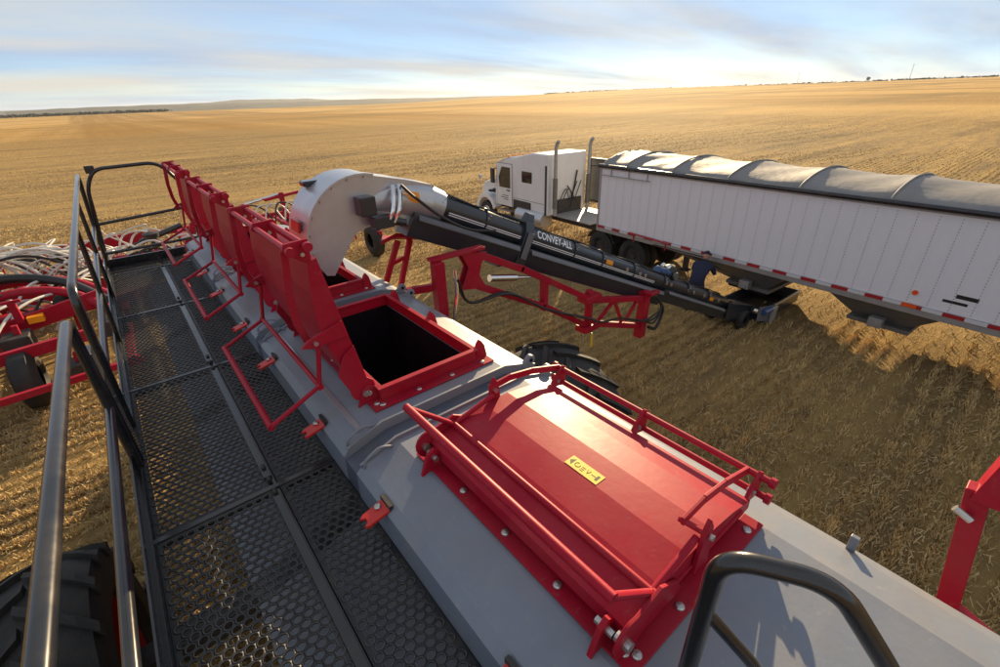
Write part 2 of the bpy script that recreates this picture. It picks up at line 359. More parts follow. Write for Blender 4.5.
# --- tank compartments
SIDE_L = [(.57,3.08),(.56,2.76),(-.10,2.52),(-.10,1.75),(.8,.95)]
SIDE_R = [(2.13,3.09),(2.13,1.9),(1.75,.95)]
def tank(y0, y1, hole):
    m = MB(); top = [(.57,3.08),(.62,3.125),(.84,3.19),(1.84,3.19),(2.05,3.13),(2.13,3.09)]
    prof = list(reversed(SIDE_L)) + top[1:] + SIDE_R[1:]
    i0 = prof.index((.84,3.19))
    for i in range(len(prof)-1):
        if i == i0 and hole: continue
        (xa, za), (xb, zb) = prof[i], prof[i+1]
        m.add([(xa,y0,za),(xb,y0,zb),(xb,y1,zb),(xa,y1,za)], [(0,1,2,3)])
    if y0 < 0:
        m = MB(); ye = .06; dz = lambda y: -.03*(ye-y) if y < ye else 0
        for a_, b_ in ((y0, ye), (ye, y1)):
            for i in range(len(prof)-1):
                (xa, za), (xb, zb) = prof[i], prof[i+1]
                m.add([(xa,a_,za+dz(a_)),(xb,a_,zb+dz(a_)),(xb,b_,zb),(xa,b_,za)], [(0,1,2,3)])
    n = len(prof)
    for y in (y0, y1): m.add([(x,y,z + (-.03*(.06-y) if y < 0 else 0)) for x, z in prof], [tuple(range(n))])
    if hole:
        ha, hb = hole; X = [.84,.97,1.71,1.84]; Y = [y0, ha, hb, y1]
        for i in range(3):
            for j in range(3):
                if i == 1 and j == 1: continue
                m.add([(X[i],Y[j],3.19),(X[i+1],Y[j],3.19),(X[i+1],Y[j+1],3.19),(X[i],Y[j+1],3.19)], [(0,1,2,3)])
    o = m.build('tank_compartment', 'grey', cart, smooth=0)
    b = o.modifiers.new('bevel', 'BEVEL'); b.width = .012; b.segments = 3; b.limit_method = 'ANGLE'; b.angle_limit = rad(15); b.harden_normals = False
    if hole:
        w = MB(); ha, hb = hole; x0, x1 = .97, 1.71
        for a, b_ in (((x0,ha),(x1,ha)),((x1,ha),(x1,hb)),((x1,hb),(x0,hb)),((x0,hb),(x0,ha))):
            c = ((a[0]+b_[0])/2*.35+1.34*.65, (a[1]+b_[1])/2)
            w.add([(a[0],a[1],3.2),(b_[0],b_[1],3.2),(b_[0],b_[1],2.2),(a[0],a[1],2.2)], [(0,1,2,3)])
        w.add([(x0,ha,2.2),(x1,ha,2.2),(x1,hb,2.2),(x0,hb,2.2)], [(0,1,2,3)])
        w.build('bin_walls', 'dark', o, smooth=0)  # inner bin walls, their shade put into the near-black colour
    return o
LIDY = [(.50,1.80),(2.50,3.98),(4.55,6.03),(6.60,8.08)]      # closed hatch, then the three open ones
TANKS = [(.05,2.10),(2.28,4.16),(4.34,6.21),(6.39,8.45)]
t4 = tank(-1.6, 2.10, None)
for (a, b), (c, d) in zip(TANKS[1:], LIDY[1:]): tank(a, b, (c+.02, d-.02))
# weld strips on the tank top, joint between compartments with painted-in shade, lifting eyes, grab loops
for k, y in enumerate((2.19, 4.25, 6.30)):
    MB().prism([(.56,y-.088,2.6),(.575,y-.088,3.06),(.85,y-.088,3.145),(1.84,y-.088,3.145),(2.11,y-.088,3.05),(2.11,y-.088,2.6)], (0,.176,0)).build('compartment_joint', 'grey_shade', cart, smooth=0)
    for s in (-1, 1):
        yy = y + s*.094
        MB().prism([(.60,yy-.008,3.06),(.85,yy-.008,3.14),(1.84,yy-.008,3.14),(2.12,yy-.008,3.04),(2.145,yy-.008,3.11),(2.05,yy-.008,3.15),(1.84,yy-.008,3.212),(.84,yy-.008,3.212),(.60,yy-.008,3.13)], (0,.016,0)).build('end_flange', 'grey', cart)
        pl = [(2.00,yy-.018,3.13)] + [(2.09+.042*math.cos(t), yy-.018, 3.165+.042*math.sin(t)) for t in np.linspace(rad(150), rad(-60), 9)] + [(2.12,yy-.018,3.06)]
        lug = MB().prism(pl, (0,.036,0)).build('lifting_eye', 'grey', cart, bevel=.004)
        MB().cyl((2.09,yy-.0205,3.165),(2.09,yy+.0205,3.165), .016, 12).build('eye_hole', 'dark', lug)
        g = arc([(.80,yy+s*.03,3.18),(.72,yy+s*.03,3.215),(.61,yy+s*.03,3.16),(.62,yy+s*.03,3.08)], .05)
        MB().tube(g, .009, 8).build('grab_loop', 'grey', cart)
MB().box((.70,2.35,3.152),(.735,4.1,3.168)).build('edge_strip', 'galv', cart)
for y in (.05,): MB().box((2.075,y+.05,3.08),(2.10,y+.085,3.20)).build('tank_stop', 'grey', cart, bevel=.004)
# --- hatch frames with bolts and latch lugs
bolt_m = MB().lathe((0,0,0), (0,0,1), [(0,.0195),(.006,.0195),(.012,.015),(.014,0)], 10).mesh('bolt', M['bolt'])
def bolt(parent, p, rot=None):
    o = bpy.data.objects.new('bolt', bolt_m); COL.objects.link(o); o.parent = parent; o.location = Vector(p) - BASE[parent]
    if rot: o.rotation_euler = rot
lug_m = MB().prism([(-.07,-.022,0),(.045,-.022,0),(.025,-.022,.095),(.0,-.022,.135),(-.025,-.022,.11)], (0,.044,0)).mesh('latch_lug', M['red'])
def frame(y0, y1, opened):
    xa, xb = .86, 1.84; m = MB(); z = 3.193
    X = [xa, .95, 1.73, xb]; Y = [y0-.09, y0, y1, y1+.09]
    ring = [((X[0],Y[0]),(X[3],Y[1])),((X[0],Y[2]),(X[3],Y[3])),((X[0],Y[1]),(X[1],Y[2])),((X[2],Y[1]),(X[3],Y[2]))]
    for a, b in ring: m.box((a[0],a[1],z), (b[0],b[1],z+.012))
    t = .012; hz = z+.105
    m.box((.945,y0,z),(1.735,y0+t,hz)); m.box((.945,y1-t,z),(1.735,y1,hz)); m.box((.945,y0+t,z),(.957,y1-t,hz)); m.box((1.723,y0+t,z),(1.735,y1-t,hz))
    m.box((.930,y0-.02,hz-.01),(1.750,y0+t+.012,hz+.004)); m.box((.930,y1-t-.012,hz-.01),(1.750,y1+.02,hz+.004))
    m.box((.930,y0+t+.012,hz-.01),(.969,y1-t-.012,hz+.004)); m.box((1.711,y0+t+.012,hz-.01),(1.750,y1-t-.012,hz+.004))
    f = m.build('hatch_frame', 'red', cart, bevel=.003)
    for k in range(5):
        yb = y0 - .02 + (y1-y0+.04)*k/4
        bolt(f, (.903, yb, z+.012)); bolt(f, (1.79, yb+.05, z+.012))
    for k in range(4):
        xx = .93 + .82*k/3
        bolt(f, (xx, y0-.055, z+.012)); bolt(f, (xx, y1+.055, z+.012))
    if opened:
        for yl in (y0+.03, (y0+y1)/2, y1-.05):
            o = bpy.data.objects.new('latch_lug', lug_m); COL.objects.link(o); o.parent = f; o.location = Vector((1.80,yl,z+.012))-BASE[f]
    # hinge ears beside the flange
    for yh in (y0+.06, y1-.06):
        e = MB().prism([(.80,yh-.012,3.17),(.98,yh-.012,3.205),(.93,yh-.012,3.30),(.89,yh-.012,3.325),(.85,yh-.012,3.30)], (0,.024,0)).build('hinge_ear', 'red', f, bevel=.003)
        MB().cyl((.885,yh-.04,3.275),(.885,yh+.04,3.275), .016, 10).build('hinge_pin', 'bolt', e)
    return f
for k, (a, b) in enumerate(LIDY): frame(a, b, k > 0)
# --- hatch lids: hinge line at local origin, lid reaching to +X, dome to +Z
LP = [(.03,-.03),(.035,.03),(.06,.042),(.23,.085),(.41,.108),(.59,.108),(.77,.078),(.93,.03),(.95,.025),(.955,-.03)]
LL = 1.36
def lid(yc, open_, label):
    root_loc = (.885, yc, 3.275)
    m = MB(); h = LL/2-.02
    for i in range(len(LP)-1):
        (xa, za), (xb, zb) = LP[i], LP[i+1]
        m.add([(xa,-h,za),(xb,-h,zb),(xb,h,zb),(xa,h,za)], [(0,1,2,3)])
    for y in (-h, h): m.add([(x,y,z) for x, z in LP], [tuple(range(len(LP)))])
    o = m.build('hatch_lid', 'red', cart, loc=root_loc, smooth=0)
    sol = o.modifiers.new('bevel', 'BEVEL'); sol.width = .006; sol.segments = 2; sol.limit_method = 'ANGLE'; sol.angle_limit = rad(60)
    if label: o['label'] = label
    B = Vector(root_loc); BASE[o] = Vector((0,0,0))
    # twin latch bars with end caps along the free edge
    for x, z in ((1.045,.0),(1.05,.095)):
        MB().cyl((x,-h-.03,z),(x,h+.03,z), .017, 12).build('latch_bar', 'red', o)
        for s in (-1, 1): MB().cyl((x,s*(h+.03),z),(x,s*(h+.055),z), .026, 14).build('bar_cap', 'red', o)
    for y in (-h+.02, 0, h-.02):
        MB().prism([(.93,y-.009,.0),(1.07,y-.009,-.03),(1.085,y-.009,.10),(1.05,y-.009,.125),(1.02,y-.009,.10),(.97,y-.009,.055)], (0,.018,0)).build('latch_arm', 'red', o, bevel=.003)
        MB().cyl((1.0,y-.02,.03),(1.0,y+.02,.03), .012, 8).build('latch_pin', 'bolt', o)
    # end straps that tie the bars to a post in the middle of each end
    for s in (-1, 1):
        y = s*(h+.012); ys_ = y if s > 0 else -h+.075
        pts = [(1.045,ys_,.095),(.80,ys_,.17),(.62,ys_,.20),(.46,ys_,.19)]
        if s < 0: MB().cyl((.47,ys_+.02,.185),(.49,y-.015,.18), .013, 10).build('strap_rod', 'red', o)
        mm = MB()
        for a, b in zip(pts, pts[1:]): mm.bar(a, b, .016, .042)
        mm.build('end_strap', 'red', o, bevel=.003)
        MB().prism([(.44,y-.01,-.02),(.55,y-.01,-.02),(.525,y-.01,.20),(.495,y-.01,.255),(.465,y-.01,.20)], (0,.02,0)).build('strap_post', 'red', o, bevel=.003)
        bo = MB().cyl((.495,y-.03,.17),(.495,y+.03,.17), .014, 10).build('strap_bolt', 'bolt', o)
        # curved hinge plate at the lid's lower corner
        pl = [(.10,y-.008,-.03),(.36,y-.008,-.03),(.32,y-.008,.06),(.20,y-.008,.13)] + [(.03+.085*math.cos(t), y-.008, .02+.085*math.sin(t)) for t in np.linspace(rad(70), rad(290), 10)]
        MB().prism(pl, (0,.016,0)).build('hinge_plate', 'red', o, bevel=.003)
        MB().cyl((.0,y-.03,.02),(.0,y+.03,.02), .022, 10).build('hinge_bolt', 'bolt', o)
    # lift handle: hangs on the strap posts, folded over the closed lid or down over the walkway
    P = Vector((.47,0,.15)); hy = h-.012
    rotm = Matrix.Rotation(0, 4, 'Y')
    q = [Vector((0,0,0)), Vector((-.285,0,-.065)), Vector((-.55,0,.175))]
    if open_:
        P = Vector((.47,0,.15)); 
    hm = []
    for s in (-1, 1):
        hm.append(MB().tube([q[0]+Vector((0,s*hy,0)), q[1]+Vector((0,s*hy,0))], .0155, 10))
    piv = bpy.data.objects.new('lift_handle', None)
    tubes = MB()
    for s in (-1, 1):
        tubes.tube([q[0]+Vector((0,s*hy,0)), q[1]+Vector((0,s*hy,0)), q[2]+Vector((0,s*hy,0))], .0155, 10)
    tubes.cyl(q[1]+Vector((0,-hy,0)), q[1]+Vector((0,hy,0)), .0165, 12)
    tubes.cyl(q[2]+Vector((0,-hy-.012,0)), q[2]+Vector((0,hy+.012,0)), .021, 14)
    for s in (-1, 1): tubes.cyl(q[1]+Vector((0,s*(hy-.0),0)), q[1]+Vector((0,s*(hy+.022),0)), .021, 12)
    ho = tubes.build('lift_handle', 'red', o); ho.location = P
    if open_:
        o.rotation_euler = (0, rad(-100), 0); ho.rotation_euler = (0, rad(100-67), 0)
    bpy.data.objects.remove(piv)
    return o
closed = lid(1.15, False, 'closed red hatch lid with a yellow warning label')
for k, lb in zip((1, 2, 3), ('open red hatch lid nearest the closed one', 'open red hatch lid in the middle of the row', 'open red hatch lid at the far end')):
    lid((LIDY[k][0]+LIDY[k][1])/2, True, lb)
# yellow warning label on the closed lid
lab = MB().box((.415,-.185,.1085),(.485,.015,.1102)).build('warning_label', 'yellow', closed)
ink = MB(); zt = .1109; lx = .45
ink.add([(lx+.024,-.015,zt),(lx-.024,-.015,zt),(lx,.008,zt)], [(0,1,2)])
ink.tube([(lx+.014*math.cos(t), -.042+.015*math.sin(t), zt-.0006) for t in np.linspace(0, 5.2, 12)], .0016, 4)
for k_ in range(3): ink.box((lx-.02+.012*k_,-.088,zt-.0006),(lx-.016+.012*k_,-.068,zt))
ink.tube([(lx+.012,-.100,zt-.0006),(lx-.012,-.108,zt-.0006),(lx+.012,-.118,zt-.0006)], .0015, 4)
ink.box((lx-.002,-.155,zt-.0006),(lx+.002,-.128,zt)); ink.box((lx-.016,-.170,zt-.0006),(lx+.018,-.157,zt))
ink.build('printed_mark', 'ink', lab, smooth=0)
# --- red catches on the walkway edge
for y in (.72, 1.76, 2.68, 3.80, 4.72, 5.86, 6.78, 7.9):
    c = MB().prism([(.47,y-.045,3.055),(.60,y-.05,3.09),(.60,y+.05,3.09),(.47,y+.045,3.055),(.45,y+.03,3.05),(.475,y+.012,3.057),(.475,y-.012,3.057),(.45,y-.03,3.05)], (0,0,.018)).build('handle_catch', 'redbright', cart, bevel=.003)
    bolt(c, (.55, y+.02, 3.096)); MB().box((.585,y-.055,3.03),(.605,y+.055,3.13)).build('catch_plate', 'steel_dark', c)
# --- perforated walkway
def perf(w, l, a=.05):
    m = MB(); dy = a*math.sqrt(3)/2; nx = int(w/a); ny = int(l/dy); ox = -(nx-.5)*a/2; oy = -(ny-1)*dy/2
    key = {}; vs = []; fs = []
    def V(p):
        k = (round(p[0]*1e4), round(p[1]*1e4), round(p[2]*1e4))
        if k not in key: key[k] = len(vs); vs.append(p)
        return key[k]
    for j in range(ny):
        for i in range(nx):
            cx = ox + i*a + (a/2 if j % 2 else 0) - a/4*0; cy = oy + j*dy
            rings = []
            for q in range(12):
                t = rad(30*q + 30); Rr = a/2/math.cos(rad(30)) if q % 2 == 0 else a/2
                # corners point to +-Y
                rings.append((cx+Rr*math.cos(t), cy+Rr*math.sin(t), 0))
            r0 = [V(p) for p in rings]
            r1 = [V((cx+.0218*math.cos(rad(30*q+30)), cy+.0218*math.sin(rad(30*q+30)), .0035)) for q in range(12)]
            r2 = [V((cx+.0190*math.cos(rad(30*q+30)), cy+.0190*math.sin(rad(30*q+30)), .0030)) for q in range(12)]
            r3 = [V((cx+.0190*math.cos(rad(30*q+30)), cy+.0190*math.sin(rad(30*q+30)), -.006)) for q in range(12)]
            for A, Bq in ((r0, r1), (r1, r2), (r2, r3)):
                for q in range(12):
                    q2 = (q+1) % 12; fs.append((A[q], A[q2], Bq[q2], Bq[q]))
    # plain margins and turned-down edges
    hw, hl = w/2, l/2; gx = (nx-.5)*a/2+a/4; gy = ny*dy/2
    m.add(vs, fs)
    for b in (((-hw,-hl,-.005),(hw,-gy+.012,-.001)), ((-hw,gy-.012,-.005),(hw,hl,-.001)), ((-hw,-gy+.012,-.005),(-gx+.006,gy-.012,-.001)), ((gx-.006,-gy+.012,-.005),(hw,gy-.012,-.001))): m.box(*b)
    m.box((-hw-.003,-hl,-.06),(-hw,hl,.004)); m.box((hw,-hl,-.06),(hw+.003,hl,.004)); m.box((-hw,-hl-.003,-.06),(hw,-hl,.004)); m.box((-hw,hl,-.06),(hw,hl+.003,.004))
    me = m.mesh('walkway_panel', M['tread'], smooth=0); me.materials.append(M['worn']); nf = nx*ny*36
    for i, p in enumerate(me.polygons):
        if i < nf and 12 <= i % 36 < 24: p.material_index = 1
    return me
pl_l = perf(.585, 1.86); pl_r = perf(.335, 1.86)
seams = [-1.27, .63, 2.53, 4.43, 6.33, 8.23]
for k in range(5):
    yc = (seams[k]+seams[k+1])/2
    for me, xc, dz in ((pl_l, -.128, 0), (pl_r, .388, 0)):
        o = bpy.data.objects.new('walkway_panel', me); COL.objects.link(o); o.parent = cart; o.location = Vector((xc,yc,2.9+dz))-BASE[cart]
pe = [perf(.585, .40), perf(.335, .40)]
for me, xc in zip(pe, (-.128, .388)):
    o = bpy.data.objects.new('walkway_panel', me); COL.objects.link(o); o.parent = cart; o.location = Vector((xc,8.455,2.9))-BASE[cart]
fr = MB()
for y in seams: fr.box((-.44,y-.018,2.85),(.57,y+.018,2.906))
fr.box((-.455,-1.3,2.83),(-.425,8.68,2.955)); fr.box((.172,-1.3,2.80),(.214,8.68,2.895))
fr.box((-.44,8.66,2.85),(.57,8.69,3.02)); fr.box((.562,-1.3,2.85),(.569,8.66,2.897))
fr.build('walkway_frame', 'black', cart, bevel=.003)
for k in range(5):
    for a, b in ((.07,.93),):
        y0, y1 = seams[k]+.10, seams[k+1]-.10
        h = MB().box((.158,y0,2.896),(.205,y1,2.913)).build('hinge_strip', 'black', cart, bevel=.003)
        for yy in (y0-.035, y1+.035, y0+.10):
            MB().cyl((.181,yy-.02,2.915),(.181,yy+.02,2.915), .014, 8).build('hinge_knuckle', 'steel_dark', h)
# --- railing
def rail(name, pts, r=.025, n=14, parent=None, m='black'): return MB().tube(pts, r, n).build(name, m, parent or cart)
railing = MB().box((-.452,-.9,2.956),(-.442,8.66,3.06)).build('railing', 'black', cart)
railing['label'] = 'black tubular railing on the left edge of the walkway'
railing_base = railing
def rr(name, pts, r=.025): return rail(name, pts, r, 14, railing)
rr('top_rail', arc([(-.42,-.7,2.95),(-.42,-.7,4.0),(-.42,3.18,4.0),(-.435,3.22,2.95)], .10, 7), .027)
rr('top_rail', arc([(-.44,3.75,2.95),(-.405,3.72,4.0),(-.34,8.66,4.20),(-.41,8.7,3.4),(-.43,8.7,2.95)], .12, 7), .026)
rr('mid_rail', arc([(-.43,-.7,3.42),(-.43,3.20,3.42)], .05)); rr('mid_rail', arc([(-.43,3.74,3.42),(-.41,8.68,3.50)], .05))
for y in (5.5, 7.1): rr('rail_post', [(-.435,y,2.92),(-.42 + (.04 if y > 5 else 0),y,4.0 + (.09 if y > 5 else 0))], .022)
MB().box((-.462,3.36,2.90),(-.412,3.52,3.72)).build('post_plate', 'black', railing, bevel=.01)
er = MB().tube(arc([(-.43,8.72,2.92),(-.30,8.72,4.02),(-.16,8.72,4.25),(.60,8.72,4.27),(.86,8.72,3.85),(.80,8.72,2.95)], .16, 7), .025, 14).build('end_rail', 'black', cart)
MB().cyl((-.37,8.72,3.52),(.86,8.72,3.60), .021, 12).build('end_mid_rail', 'black', er)
MB().cyl((-.43,8.72,3.10),(.80,8.72,3.12), .021, 12).build('end_low_rail', 'black', er)
MB().box((-.25,8.70,4.20),(-.14,8.74,4.30)).build('rail_clamp', 'black', er, bevel=.008)
# --- ladder grab hoop at the rear of the tank
hp = MB().tube(arc([(.84,.25,3.15),(.84,.25,4.02),(.97,.05,4.015),(1.06,-.12,3.75),(1.09,-.30,3.14)], .085, 8), .0245, 16).build('ladder_hoop', 'black', cart)
hp['label'] = 'black grab hoop standing on the tank behind the closed hatch'
MB().tube(arc([(.845,.245,3.80),(.93,.11,3.62),(.98,.0,3.14)], .05, 5), .017, 12).build('hoop_brace', 'black', hp)
# --- transport bracket on the right rear edge of the tank
br = MB()
br.bar((2.62,-.29,2.55),(2.62,-.16,3.36), .085, .085, (0,1,0)); br.bar((2.62,-.27,2.66),(2.62,-.62,2.52), .06, .05, (0,0,1)); br.bar((2.15,-.29,2.5),(2.65,-.29,2.5), .09, .09); br.bar((2.62,-.62,2.2),(2.62,-.62,2.6), .07,.07,(0,1,0))
brk = br.build('transport_bracket', 'red', cart, bevel=.006)
MB().prism([(2.56,-.145,3.31),(2.56,-.175,3.55),(2.72,-.175,3.60),(2.72,-.145,3.30)], (0,-.42,.03)).build('bracket_saddle', 'red', brk, bevel=.008)
MB().cyl((2.55,-.185,3.22),(2.55,-.12,3.25), .018, 10).build('bracket_pin', 'bolt', brk)
# --- cradle stand at the front hopper
st = MB()
st.bar((2.17,4.95,3.0),(2.41,4.95,3.50), .06,.05,(0,1,0)); st.bar((2.34,4.95,2.85),(2.57,4.95,3.48), .06,.05,(0,1,0)); st.bar((2.30,4.95,3.24),(2.46,4.95,3.28), .045,.045,(0,1,0))
st.bar((2.10,4.95,2.95),(2.5,4.95,2.80), .08,.06,(0,1,0))
sto = st.build('cradle_stand', 'red', cart, bevel=.004)
MB().prism([(2.13,4.80,3.58),(2.35,4.84,3.62),(2.78,4.84,3.50),(2.72,5.10,3.47),(2.30,5.12,3.55)], (0,0,-.045)).build('cradle_plate', 'red', sto, bevel=.004)
# --- swing arm that carries the conveyor
Y = 4.2
ar = MB().bar((2.44,Y-.06,2.35),(2.44,Y-.06,3.42), .12,.12,(0,1,0)).build('swing_arm', 'red', cart, bevel=.008)
ar['label'] = 'red folding swing arm reaching out under the black conveyor'
MB().bar((2.1,Y+.3,3.05),(2.45,Y-.05,3.14), .07,.08).build('arm_strut', 'red', ar, bevel=.004)
MB().bar((2.1,Y-.12,2.45),(2.5,Y-.12,2.45), .2,.2).build('arm_mount', 'red', ar, bevel=.006)
MB().bar((2.38,Y,3.44),(3.10,Y,3.44), .12,.03).build('arm_top_plate', 'red', ar, bevel=.004)
MB().prism([(2.78,Y-.03,3.44),(3.14,Y-.03,3.38),(3.05,Y-.03,3.24),(3.02,Y-.03,3.12),(3.12,Y-.03,2.93),(2.76,Y-.03,3.0),(2.82,Y-.03,3.10),(2.88,Y-.03,3.24)], (0,.03,0)).build('gusset_plate', 'red', ar, bevel=.005)
MB().prism([(2.78,Y+.08,3.44),(3.14,Y+.08,3.38),(3.05,Y+.08,3.24),(3.02,Y+.08,3.12),(3.12,Y+.08,2.93),(2.76,Y+.08,3.0),(2.82,Y+.08,3.10),(2.88,Y+.08,3.24)], (0,.03,0)).build('gusset_plate', 'red', ar, bevel=.005)
up = MB()
for a, b in (((3.08,Y+.04,3.34),(3.74,Y+.04,3.00)), ((3.70,Y+.04,3.03),(5.05,Y+.04,2.22))): up.bar(a, b, .10,.085)
up.build('upper_beam', 'red', ar, bevel=.008)
lo = MB()
for a, b in (((3.0,Y+.04,2.98),(4.14,Y+.04,2.36)), ((4.10,Y+.04,2.39),(5.05,Y+.04,1.76))): lo.bar(a, b, .10,.085)
lo.build('lower_beam', 'red', ar, bevel=.008)
MB().bar((4.15,Y+.04,2.30),(4.15,Y+.04,2.78), .09,.09,(0,1,0)).build('arm_post', 'red', ar, bevel=.006)
MB().cyl((5.12,Y+.04,1.62),(5.12,Y+.04,2.32), .065, 18).build('arm_knuckle', 'red', ar, bevel=.008)
MB().box((4.95,Y-.06,1.66),(5.30,Y+.14,1.76)).build('knuckle_plate', 'red', ar, bevel=.006); MB().box((4.95,Y-.06,2.16),(5.30,Y+.14,2.25)).build('knuckle_plate', 'red', ar, bevel=.006)
ou = MB(); ou.bar((5.2,Y+.04,2.14),(6.55,Y+.04,1.78), .09,.09); ou.bar((5.2,Y+.04,1.74),(6.60,Y+.04,1.22), .09,.09)
for a, b in (((5.35,1.72),(5.75,1.98)),((5.75,1.98),(6.0,1.50)),((6.1,1.48),(6.4,1.80))): ou.bar((a[0],Y+.04,a[1]),(b[0],Y+.04,b[1]), .05,.045,(0,1,0))
ou.build('outer_arm', 'red', ar, bevel=.005)
MB().bar((6.58,Y+.04,1.02),(6.62,Y+.04,1.90), .16,.14,(0,1,0)).bar((6.55,Y+.04,1.86),(6.95,Y+.12,1.80), .3,.05).build('arm_head', 'red', ar, bevel=.006)
MB().cyl((3.2,Y+.02,3.02),(3.62,Y+.02,2.92), .045, 14).cyl((3.62,Y+.02,2.92),(3.85,Y+.02,2.87), .022, 12).build('hydraulic_cylinder', 'chrome', ar)
MB().tube(spline([(2.62,Y-.12,3.30),(2.60,Y-.16,3.05),(2.52,Y-.2,2.8),(2.50,Y-.2,2.5)]), .022, 8).build('chrome_rod', 'chrome', ar)
for k in range(3):
    MB().tube(spline([(2.62,Y-.1-.03*k,3.2),(2.8,Y-.12,2.86),(3.4,Y-.06-.03*k,2.80),(4.1,Y-.08,2.36),(4.9,Y-.08-.02*k,1.98),(5.3,Y-.1,1.78),(5.8,Y-.06,1.66),(6.4,Y-.1,1.44),(6.75,Y-.12,1.30+.08*k),(6.95,Y-.1,1.55),(6.80,Y,1.85)]), .017, 7).build('hydraulic_hose', 'hose', ar)
MB().bar((5.17,Y-.02,1.60),(5.17,Y-.02,1.35), .03,.012,(0,1,0)).build('yellow_tag', 'yellow', ar)
MB().tube(spline([(6.70,Y-.05,1.2),(6.95,Y-.05,1.1),(7.1,Y-.05,1.4),(6.95,Y-.05,1.65)]), .03, 8).build('hose_loop', 'hose', ar)
# --- wheels
def wheel(c, r, w, lugs, rimcol='red', name='wheel', parent=cart):
    c = Vector(c)
    prof = [(-w*.36,r*.56),(-w*.48,r*.62),(-w*.5,r*.78),(-w*.44,r*.90),(-w*.25,r*.945),(0,r*.955),(w*.25,r*.945),(w*.44,r*.90),(w*.5,r*.78),(w*.48,r*.62),(w*.36,r*.56)]
    o = MB().lathe((0,0,0), (1,0,0), prof, 48).build(name, 'rubber', parent, loc=c)
    rim = MB().lathe((0,0,0), (1,0,0), [(-w*.36,r*.57),(-w*.38,r*.54),(-w*.2,r*.50),(-w*.12,r*.2),(-w*.16,r*.12),(-w*.16,0)], 32).lathe((0,0,0), (1,0,0), [(w*.36,r*.57),(w*.38,r*.54),(w*.2,r*.50),(w*.12,r*.2),(w*.16,r*.12),(w*.16,0)], 32)
    ro = rim.build('rim', rimcol, o, loc=c)
    if lugs:
        m = MB()
        # a chevron half bar over the tread, from shoulder to centre
        pts = []
        for i in range(5):
            t = i/4; xx = w*(.50 - .52*t); ang = .34*t
            for dr, da in ((.93-.10*(1-t)**2,-.045),(1.0-.075*(1-t)**2,-.035),(1.0-.075*(1-t)**2,.035),(.93-.10*(1-t)**2,.045)):
                pts.append((xx, r*dr*math.sin(ang+da), r*dr*math.cos(ang+da)))
        fs = []
        for i in range(4):
            for k in range(4):
                k2 = (k+1) % 4; fs.append((i*4+k, i*4+k2, (i+1)*4+k2, (i+1)*4+k))
        fs += [(0,1,2,3), (16,17,18,19)]
        me = m.add(pts, fs).mesh('tyre_lug', M['rubber'], smooth=0)
        m2 = MB().add([(-p[0],p[1],p[2]) for p in pts], fs).mesh('tyre_lug', M['rubber'], smooth=0)
        for k in range(lugs):
            for mm, off in ((me, 0), (m2, .5)):
                q = bpy.data.objects.new('tyre_lug', mm); COL.objects.link(q); q.parent = o; q.rotation_euler = (2*math.pi*(k+off)/lugs, 0, 0)
    return o
wheel((3.52,3.38,1.12), 1.12, .78, 18); wheel((-1.32,3.38,1.10), 1.10, .75, 18)
MB().bar((-1.1,3.4,1.08),(3.2,3.4,1.08), .2,.2).build('axle', 'steel_dark', cart, bevel=.01); ax = MB(); ax.bar((.75,-1.4,.85),(.75,8.8,.85), .15,.25); ax.bar((1.95,-1.4,.85),(1.95,8.8,.85), .15,.25)
ax.bar((.75,8.8,.85),(1.34,11.0,.7), .14,.2); ax.bar((1.95,8.8,.85),(1.34,11.0,.7), .14,.2)
for y in (-.8,.9,2.6,5.5,7.9): ax.bar((.75,y,.85),(1.95,y,.85), .12,.12)
ax.build('chassis', 'red', cart, bevel=.01)

# ================================================================ CONVEYOR
def cp(x, dz=0, dy=0): return Vector((x, 4.75-.067*(x-2.85)+dy, 3.30-.455*(x-4.1)+dz))
cv = thing('grain_conveyor', 'long black tube conveyor with white lettering sloping from galvanised hood to ground', 'conveyor', (10.9, 4.2, 0))
ad = (cp(10)-cp(3)).normalized(); sidev = Vector((0,0,1)).cross(ad).normalized(); upv = ad.cross(sidev).normalized()   # sidev points towards +Y
def sec(name, m, x0, x1, prof, parent=cv, bevel=.004, dx=0):
    a = cp(x0); b = cp(x1)
    return MB().prism([a + sidev*s + upv*u for s, u in prof], b-a).build(name, m, parent, bevel=bevel)
RT = .158
tb = MB().cyl(cp(2.75), cp(4.02), RT+.004, 32).build('conveyor_tube', 'conv', cv)
MB().cyl(cp(4.15), cp(7.3), RT, 32).build('conveyor_tube', 'conv', cv)
MB().cyl(cp(7.3), cp(9.75), RT-.008, 32).build('conveyor_tube', 'conv', cv)
for x, w in ((2.83,.05),(3.45,.02),(4.99,.02),(5.6,.02),(6.4,.02),(7.3,.035),(8.1,.02),(8.9,.02)):
    c = MB().cyl(cp(x-w/2), cp(x+w/2), RT+.018, 32).build('tube_band', 'conv', cv, bevel=.004)
    for s, ang in ((0, 200), (1, 215)):
        t = rad(ang); p = cp(x+.03*s) + sidev*math.cos(t)*(RT+.018) + upv*math.sin(t)*(RT+.018)*-1
        MB().cyl(p, p + sidev*-.02, .012, 8).build('band_bolt', 'bolt', c)
sec('belt_trough', 'conv', 2.55, 7.35, [(-.20,-.14),(-.21,-.20),(-.15,-.42),(.15,-.42),(.21,-.20),(.20,-.14)])
sec('belt_trough', 'conv', 7.35, 10.6, [(-.20,-.10),(-.21,-.16),(-.15,-.34),(.15,-.34),(.21,-.16),(.20,-.10)])
